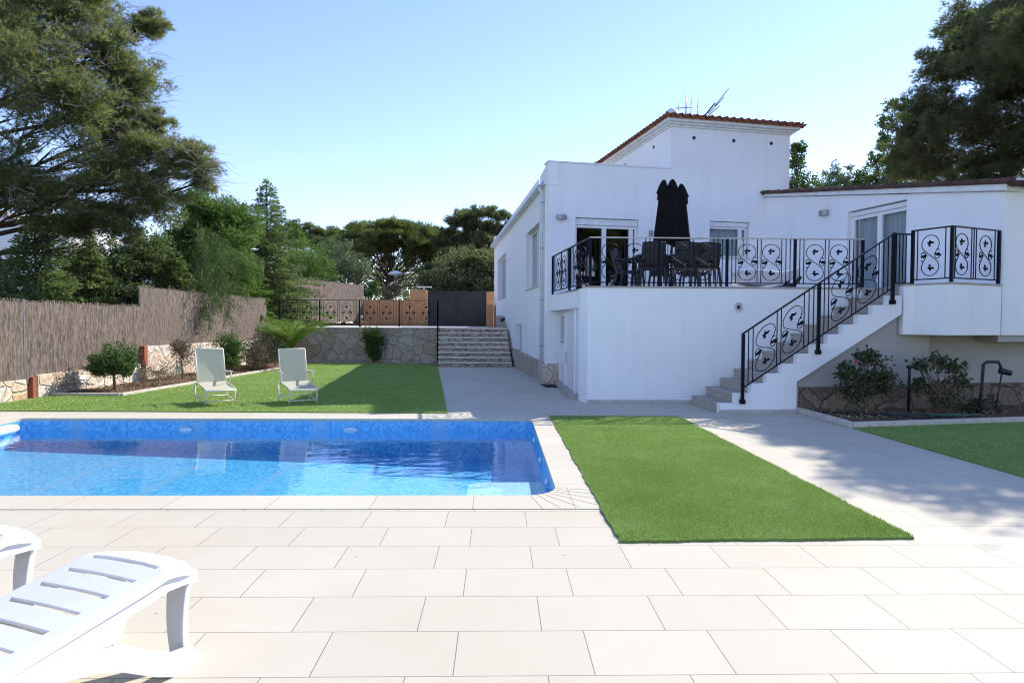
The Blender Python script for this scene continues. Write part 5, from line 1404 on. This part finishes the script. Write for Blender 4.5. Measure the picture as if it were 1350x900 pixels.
# bough hanging over the screen
t = tree_root('overhanging_cypress', (-10.0, 20.8, 0), 'grey-green cypress whose drooping boughs hang over the reed screen', 'conifer')
L_ = []; m = MB(); m.tube(limb_pts((-10.0, 20.8, 0), (-9.9, 20.6, 4.6), 0, .04, 6), [.11,.10,.08,.06,.05,.03], 8)
for k in range(40):
    s = np.array([-9.95, 20.7, rng.uniform(2.3, 4.4)]); e = np.array([-8.95+rng.uniform(-.7,.85), 20.2+rng.uniform(-2.0,1.3), s[2]-rng.uniform(.1, 1.5)]); e[2] = max(e[2], 1.25)
    pp = limb_pts(s, e, .12, .08, 7); m.tube(pp, [.02,.016,.013,.01,.008,.006,.003], 4, cap=False)
    pp = np.array(pp); idx = rng.integers(1, 6, 420); f = rng.uniform(0, 1, 420)[:,None]; q = pp[idx]*(1-f)+pp[idx+1]*f + rng.normal(0, .085, (420, 3)); q[:,2] -= rng.uniform(0, .16, 420)
    L_.append(leaf_quads(q, .075, D=np.tile(np.array([.3,-.2,-.9]), (420, 1)), jit=.6, asp=.3))
m.build('trunk', M['bark'], t); V, F = arr(*L_); np_mesh('crown', V, F, M['bush'], t)
# trees behind the villa on the right
leafy('slender_tree', (at(1052,400,27)[0], 27, 0), 'small leafy tree showing past the right side of the tower', [blob(1046,215,27,.55), blob(1055,240,27,.8), blob(1040,250,27,.8), blob(1047,197,27,.35)], 'bush', 26, 34, .12, trunk=.08, shell=.2)
leafy('slender_tree', (at(1100,400,31)[0], 31, 0), 'pale green tree top just above the wing roof, left of the two', [blob(1102,232,31,.65), blob(1090,246,31,.8), blob(1118,245,31,.8), blob(1078,250,31,.6)], 'olive', 26, 34, .13, trunk=.08, shell=.2)
leafy('slender_tree', (at(1148,400,31)[0], 31, 0), 'wide green tree top above the wing roof, left of the dark pine', [blob(1140,236,31,.7), blob(1160,240,31,.9), blob(1180,238,31,.9), blob(1130,250,31,.8), blob(1168,252,31,.9)], 'bush', 30, 34, .13, trunk=.08, shell=.2)
leafy('slender_tree', (at(1170,400,25)[0], 25, 0), 'thin airy tree with separate leafy sprays beside the dark pine', [blob(1172,140,25,.35), blob(1164,165,25,.45), blob(1178,160,25,.4), blob(1160,190,25,.4), blob(1176,195,25,.55), blob(1150,212,25,.35), blob(1170,222,25,.6)], 'bush', 16, 26, .12, trunk=.07, shell=.15)
leafy('slender_tree', (at(1290,400,26)[0], 26, 0), 'bushy tree low behind the wing roof under the dark pine', [blob(1235,246,26,1.0), blob(1285,244,26,1.1), blob(1335,240,26,1.2), blob(1200,250,26,.9)], 'bush', 40, 40, .12, trunk=.1, shell=.2)
# behind the ochre wall
leafy('leafy_shrub', (at(490,405,37)[0], 37, 1.4), 'dark green shrub behind the left end of the ochre wall', [blob(484,385,37,.55), blob(492,378,37.5,.5)], 'bush', 30, 40, .10, cat='shrub', trunk=.05)
leafy('leafy_shrub', (at(513,405,38)[0], 38, 1.4), 'dry brown twiggy shrub behind the ochre wall', [blob(510,386,38,.6), blob(522,382,38.5,.5)], 'bush_dry', 30, 30, .09, cat='shrub', trunk=.05)
# far wood
L_ = []
for k in range(640):
    a = rng.uniform(-1, 1); D = rng.uniform(66, 95); x = a*D*1.0; c = np.array([x, D, 1.4+rng.uniform(.5, 7.2)])
    q = c+rng.normal(0, 1, (150, 3))*np.array([1.4, 1.4, 1.0]); L_.append(leaf_quads(q, .42))
V, F = arr(*L_); tag(np_mesh('distant_wood', V, F, M['pine_dark']), kind='stuff')
# neighbour's white house behind the left trees
nh = thing('neighbour_house', (-23, 33, 0), "white gabled house half hidden by the trees on the left", 'house')
m = MB(); m.prism([(-28, 30), (-19.5, 30), (-19.5, 38), (-28, 38)], 0, 4.6); m.add([(-28,30,4.6),(-19.5,30,4.6),(-23.8,30,6.4),(-28,38,4.6),(-19.5,38,4.6),(-23.8,38,6.4)], [(0,1,2),(5,4,3),(0,2,5,3),(1,4,5,2)]); m.build('wall', M['white'], nh)
m = MB(); m.extr([(-28.3,4.5),(-23.8,6.45),(-19.2,4.5),(-19.2,4.62),(-23.8,6.6),(-28.3,4.62)], lambda a, b, t_: (a, t_, b), 29.95, 38.3); m.build('roof', M['upper_floor'], nh, fix=True)
m = MB(); m.box(-26.6, -25.5, 29.96, 30.0, 3.0, 4.1); m.build('window', M['glass_dark'], nh); 
nh2 = thing('garden_shed', (-15.5, 28, 0), 'white gable wall seen in gaps between the conifers', 'outbuilding')
m = MB(); m.prism([(-18.2, 28), (-14.0, 28), (-14.0, 31), (-18.2, 31)], 0, 3.6); m.add([(-18.2,28,3.6),(-14,28,3.6),(-16.1,28,5.2),(-18.2,31,3.6),(-14,31,3.6),(-16.1,31,5.2)], [(0,1,2),(5,4,3),(0,2,5,3),(1,4,5,2)]); m.build('wall', M['white'], nh2)

# ---- shrubs in the left bed
leafy('round_shrub', (-8.35, 13.7, .03), 'round dark-leaved shrub in front of the low reed screen, left of the loungers', [((-8.35, 13.7, .66), (.46, .46, .34)), ((-8.1, 13.6, .56), (.3,.3,.25)), ((-8.6, 13.6, .55), (.3,.3,.24))], 'bush', 60, 46, .055, cat='shrub', trunk=.04, stem_mat='stem', sub=.4, trunk_part='stems', crown='leaves')
leafy('sparse_shrub', (-8.3, 16.4, .03), 'sparse twiggy shrub by the red brick pier', [((-8.3, 16.4, .62), (.42, .42, .42)), ((-8.35, 16.4, .85), (.22,.22,.2))], 'bush_dry', 60, 16, .05, cat='shrub', trunk=.03, stem_mat='stem', sub=.35, trunk_part='stems', crown='leaves', stem_n=1)
leafy('sparse_shrub', (-8.5, 12.95, .03), 'low thin twiggy shrub against the cream stone wall', [((-8.75, 13.0, .25), (.4, .2, .22))], 'bush_dry', 26, 9, .045, cat='shrub', trunk=.018, stem_mat='stem', trunk_part='stems', crown='leaves', stem_n=1)
leafy('sparse_shrub', (-7.9, 14.6, .03), 'small reddish twiggy shrub right of the round shrub', [((-8.1, 14.9, .34), (.42, .5, .28))], 'bush_dry', 46, 14, .05, cat='shrub', trunk=.02, stem_mat='stem', trunk_part='stems', crown='leaves', stem_n=1)
leafy('round_shrub', (-8.0, 18.4, .03), 'tall rounded shrub behind the gap between the loungers', [((-8.0, 18.4, .80), (.46, .46, .42)), ((-7.9, 18.2, .5), (.4,.4,.35))], 'bush', 70, 46, .055, cat='shrub', trunk=.04, stem_mat='stem', sub=.4, trunk_part='stems', crown='leaves')
leafy('flowering_shrub', (-7.85, 20.0, .03), 'pale flowering shrub just left of the small palm', [((-7.75, 19.9, .62), (.55, .5, .5)), ((-7.6, 19.4, .4), (.4,.4,.35))], 'bush_dry', 70, 30, .06, cat='shrub', trunk=.03, stem_mat='stem', sub=.4, trunk_part='stems', crown='leaves')
leafy('flowering_shrub', (-7.85, 21.6, .03), 'grey-green shrub against the wall behind the small palm', [((-8.0, 21.8, .95), (.6, .5, .55)), ((-7.8, 21.4, .6), (.5,.4,.4))], 'olive', 60, 36, .07, cat='shrub', trunk=.03, stem_mat='stem', sub=.4, trunk_part='stems', crown='leaves')
leafy('climbing_shrub', (-5.05, 23.75, .0), 'rounded evergreen climbing the grey retaining wall', [((-5.05, 23.75, 1.0), (.48, .3, .36)), ((-5.0, 23.8, .6), (.36,.22,.36)), ((-5.0, 23.8, .3), (.2,.16,.22))], 'bush', 70, 46, .06, cat='shrub', trunk=.04, stem_mat='stem', sub=.4, trunk_part='stems', crown='leaves')
# little palm
t = tree_root('small_palm', (-7.1, 21.0, .03), 'small feathery palm at the corner of the lawn by the grey retaining wall', 'palm')
m = MB(); m.tube([(-7.1, 21.0, 0), (-7.1, 21.0, .65)], [.13, .10], 10); m.build('trunk', M['bark'], t)
L_ = []; rm = MB()
for k in range(22):
    a = 2*PI*k/22*1.0+rng.uniform(-.15,.15); ln = rng.uniform(1.15, 1.75); el = rng.uniform(.95, 1.5); pts = []
    for i in range(9):
        q = i/8; pts.append(np.array([-7.1+math.cos(a)*ln*q*math.cos(el*(1-.6*q)), 21.0+math.sin(a)*ln*q*math.cos(el*(1-.6*q)), .65+ln*(math.sin(el)*q-.38*q*q*1.0)]))
    rm.tube([tuple(p) for p in pts], [.012]*8+[.004], 4, cap=False)
    for i in range(1, 9):
        for f in np.linspace(0, 1, 5)[:-1]:
            p = pts[i-1]*(1-f)+pts[i]*f; d = pts[i]-pts[i-1]; d /= np.linalg.norm(d); sd_ = np.cross(d, [0,0,1]); sd_ /= np.linalg.norm(sd_)+1e-9; q_ = (i-1+f)/8
            for s in (-1, 1):
                Lf = .42*math.sin(PI*(.12+.8*q_))+.05; tip = p+(sd_*s*.75+d*.65+np.array([0,0,-.15+rng.uniform(-.1,.15)]))*Lf; w_ = d*.020
                L_.append((np.array([p-w_, p+w_, tip]), np.array([[0,1,2]])))
V, F = arr(*L_); np_mesh('fronds', V, F, M['palm'], t); rm.build('frond_stems', M['palm'], t)
# ---- right bed
t = leafy('rose_bush', (5.75, 10.55, .03), 'broad rose bush with a single red flower under the staircase', [((5.72, 10.55, .68), (.42, .36, .33)), ((5.52, 10.5, .42), (.32, .3, .3)), ((5.98, 10.55, .55), (.3,.3,.32)), ((5.4, 10.5, .72), (.16,.16,.14)), ((5.7,10.5,.98), (.22,.2,.10))], 'rose_leaf', 34, 17, .062, cat='bush', trunk=.03, stem_mat='stem', sub=.38, trunk_part='stems', crown='leaves', stem_n=1, asp=.65)
m = MB()
for p in ((5.47, 10.35, .90),):
    for k in range(9): d = unit(1)[0]*.022; m.lathe([(.001,-.012),(.02,0),(.001,.014)], c=(p[0]+d[0], p[1]+d[1], p[2]+d[2]*.7), n=6)
m.build('flower', M['red_petal'], t)
t = leafy('rose_bush', (6.95, 10.65, .03), 'open rose bush with many bare stems, in front of the grey wall recess', [((6.7, 10.6, .82), (.20, .2, .14)), ((6.95, 10.6, .92), (.20,.2,.16)), ((7.25, 10.6, .80), (.22,.2,.16)), ((7.0, 10.6, .55), (.34,.3,.24)), ((7.35, 10.6, .58), (.16,.16,.12)), ((6.62, 10.6, .5), (.14,.14,.12)), ((7.1,10.6,.3),(.3,.26,.2))], 'rose_leaf', 20, 10, .062, cat='bush', trunk=.022, stem_mat='stem', sub=.38, trunk_part='stems', crown='leaves', stem_n=1, asp=.65)
m = MB()
for k in range(16):
    a = rng.uniform(0, 2*PI); e = (6.98+.5*math.cos(a)*rng.uniform(.3,1), 10.62+.3*math.sin(a), rng.uniform(.6, 1.02)); m.tube(limb_pts((6.97+rng.normal(0,.04), 10.63, .02), e, -.05, .08, 6), [.010,.009,.008,.006,.005,.003], 5, cap=False)
m.build('stems', M['stem'], t)
leafy('low_shrub', (7.9, 10.85, .03), 'low scraggy shrub under the grey pipe at the right', [((7.9, 10.85, .18), (.34, .22, .16)), ((7.65, 10.8, .12), (.2,.2,.1))], 'rose_leaf', 24, 18, .05, cat='shrub', trunk=.015, stem_mat='stem', trunk_part='stems', crown='leaves', stem_n=1)
leafy('low_shrub', (8.55, 10.95, .03), 'leafless twiggy seedling at the right edge of the bed', [((8.55, 10.95, .36), (.3, .2, .22))], 'bush_dry', 22, 1, .04, cat='shrub', trunk=.014, stem_mat='stem', trunk_part='stems', crown='leaves', stem_n=1)
litter([(4.95, 9.7), (7.6, 10.2), (8.5, 10.9), (4.95, 10.9)], 900, .05, .05, M['bush_dry'], 'fallen_leaves')
litter([(-8.9, 13.0), (-7.6, 13.0), (-7.4, 20.0), (-8.8, 20.0)], 2200, .05, .05, M['bush_dry'], 'fallen_leaves')
# standpipes and hoses
t = thing('standpipe', (6.58, 10.78, 0), 'single black water pipe with a tap left of the open rose bush', 'water pipe')
m = MB(); m.tube([(6.56, 10.75, 0), (6.56, 10.75, .76), (6.60, 10.75, .80)], .022, 8); m.build('pipe', M['rubber'], t)
m = MB(); m.tube([(6.52, 10.75, .79), (6.72, 10.73, .80)], .026, 8); m.tube([(6.71, 10.73, .80), (6.73, 10.70, .74)], .02, 8); m.build('tap', M['rubber'], t)
m = MB(); m.tube([(6.72, 10.71, .74), (6.78, 10.68, .55), (6.95, 10.66, .33), (7.1, 10.66, .25)], .012, 8); m.build('hose', M['rubber'], t)
t = thing('standpipe', (7.75, 10.8, 0), 'bent black pipe forming an upside-down U at the right edge', 'water pipe')
m = MB(); m.tube([(7.70, 10.75, 0), (7.76, 10.75, .4), (7.78, 10.75, .84), (7.84, 10.75, .88), (8.03, 10.75, .88), (8.07, 10.75, .80), (8.06, 10.75, .70)], .024, 8); m.build('pipe', M['rubber'], t)
m = MB(); m.tube([(8.04, 10.74, .74), (8.20, 10.70, .70)], [.05, .045], 10); m.build('tap', M['rubber'], t)
m = MB(); m.tube([(8.07, 10.73, .68), (8.03, 10.73, .4), (7.98, 10.73, .12)], .012, 8); m.build('hose', M['rubber'], t)
def hose(pts, mat, label):
    m = MB(); m.tube(catmull(pts, 6), .013, 8); o = m.build('garden_hose', M[mat], origin=pts[0]); tag(o, label, 'hose')
hose([(5.2,10.5,.07),(5.9,10.2,.07),(6.4,10.25,.07),(6.9,10.05,.07),(6.3,9.98,.07),(5.8,10.05,.075)], 'rubber', 'black garden hose lying in the bed in front of the bushes')
hose([(6.0,10.45,.075),(6.6,10.3,.07),(7.2,10.25,.07),(7.0,10.12,.08),(6.5,10.16,.085),(7.4,10.3,.07)], 'hose_green', 'green garden hose lying in the bed by the open rose bush')
# pines behind the viewer, seen in the window glass
for k, (x, y, rz) in enumerate(((16, -16, 2.2), (27, -14, .6), (22, -30, 4.0))):
    c = copy_tree(rpine); c.location = (x, y, 0); c.rotation_euler = (0,0,rz); c['label'] = ('pine behind the viewer, reflected in the left terrace glass', 'pine behind the viewer, reflected in the middle of the terrace glass', 'pine behind the viewer, reflected in the right wing door')[k]
# ------------------------------------------------------------------ camera, light, sky
cam = bpy.data.cameras.new('camera'); co = bpy.data.objects.new('camera', cam); col.objects.link(co)
cam.sensor_width = 36; cam.lens = 860/1350*36; cam.clip_start = .05; cam.clip_end = 3000
co.matrix_world = Matrix.Translation((0, 0, 1.48)) @ Matrix.Rotation(R(90-1.61), 4, 'X') @ Matrix.Rotation(.005, 4, 'Z')
scene.camera = co
SUN = Vector((.905, .90, 1.0)).normalized()
sl = bpy.data.lights.new('sun', 'SUN'); sl.energy = 3.7; sl.angle = R(.5); sl.color = (1, .945, .86)
so = bpy.data.objects.new('sun', sl); col.objects.link(so); so.rotation_euler = (-SUN).to_track_quat('-Z', 'Y').to_euler(); so.location = (20, 20, 30)
w = bpy.data.worlds.new('World'); scene.world = w; w.use_nodes = True; nt = w.node_tree; nt.nodes.clear()
sk = nt.nodes.new('ShaderNodeTexSky'); sk.sky_type = 'NISHITA'; sk.sun_disc = False
sk.sun_elevation = math.asin(SUN.z); sk.sun_rotation = math.atan2(SUN.x, SUN.y); sk.air_density = 1.0; sk.dust_density = .05; sk.ozone_density = 2.2; sk.altitude = 50
bg = nt.nodes.new('ShaderNodeBackground'); bg.inputs[1].default_value = .148; wo = nt.nodes.new('ShaderNodeOutputWorld')
mxs = nt.nodes.new('ShaderNodeMix'); mxs.data_type = 'RGBA'; mxs.blend_type = 'MULTIPLY'; mxs.inputs[0].default_value = 1
mxs.inputs[7].default_value = (.96, .895, 1.06, 1); nt.links.new(sk.outputs[0], mxs.inputs[6]); nt.links.new(mxs.outputs[2], bg.inputs[0]); nt.links.new(bg.outputs[0], wo.inputs[0])
scene.view_settings.view_transform = 'Standard'; scene.view_settings.look = 'None'; scene.view_settings.gamma = 1; scene.view_settings.exposure = .92
scene.render.engine = 'CYCLES'; scene.cycles.max_bounces = 8; scene.cycles.diffuse_bounces = 3; scene.cycles.glossy_bounces = 4; scene.cycles.transparent_max_bounces = 12
scene.cycles.use_denoising = True; scene.cycles.pixel_filter_type = 'BLACKMAN_HARRIS'; scene.cycles.filter_width = 1.1; scene.cycles.caustics_reflective = False; scene.cycles.caustics_refractive = False
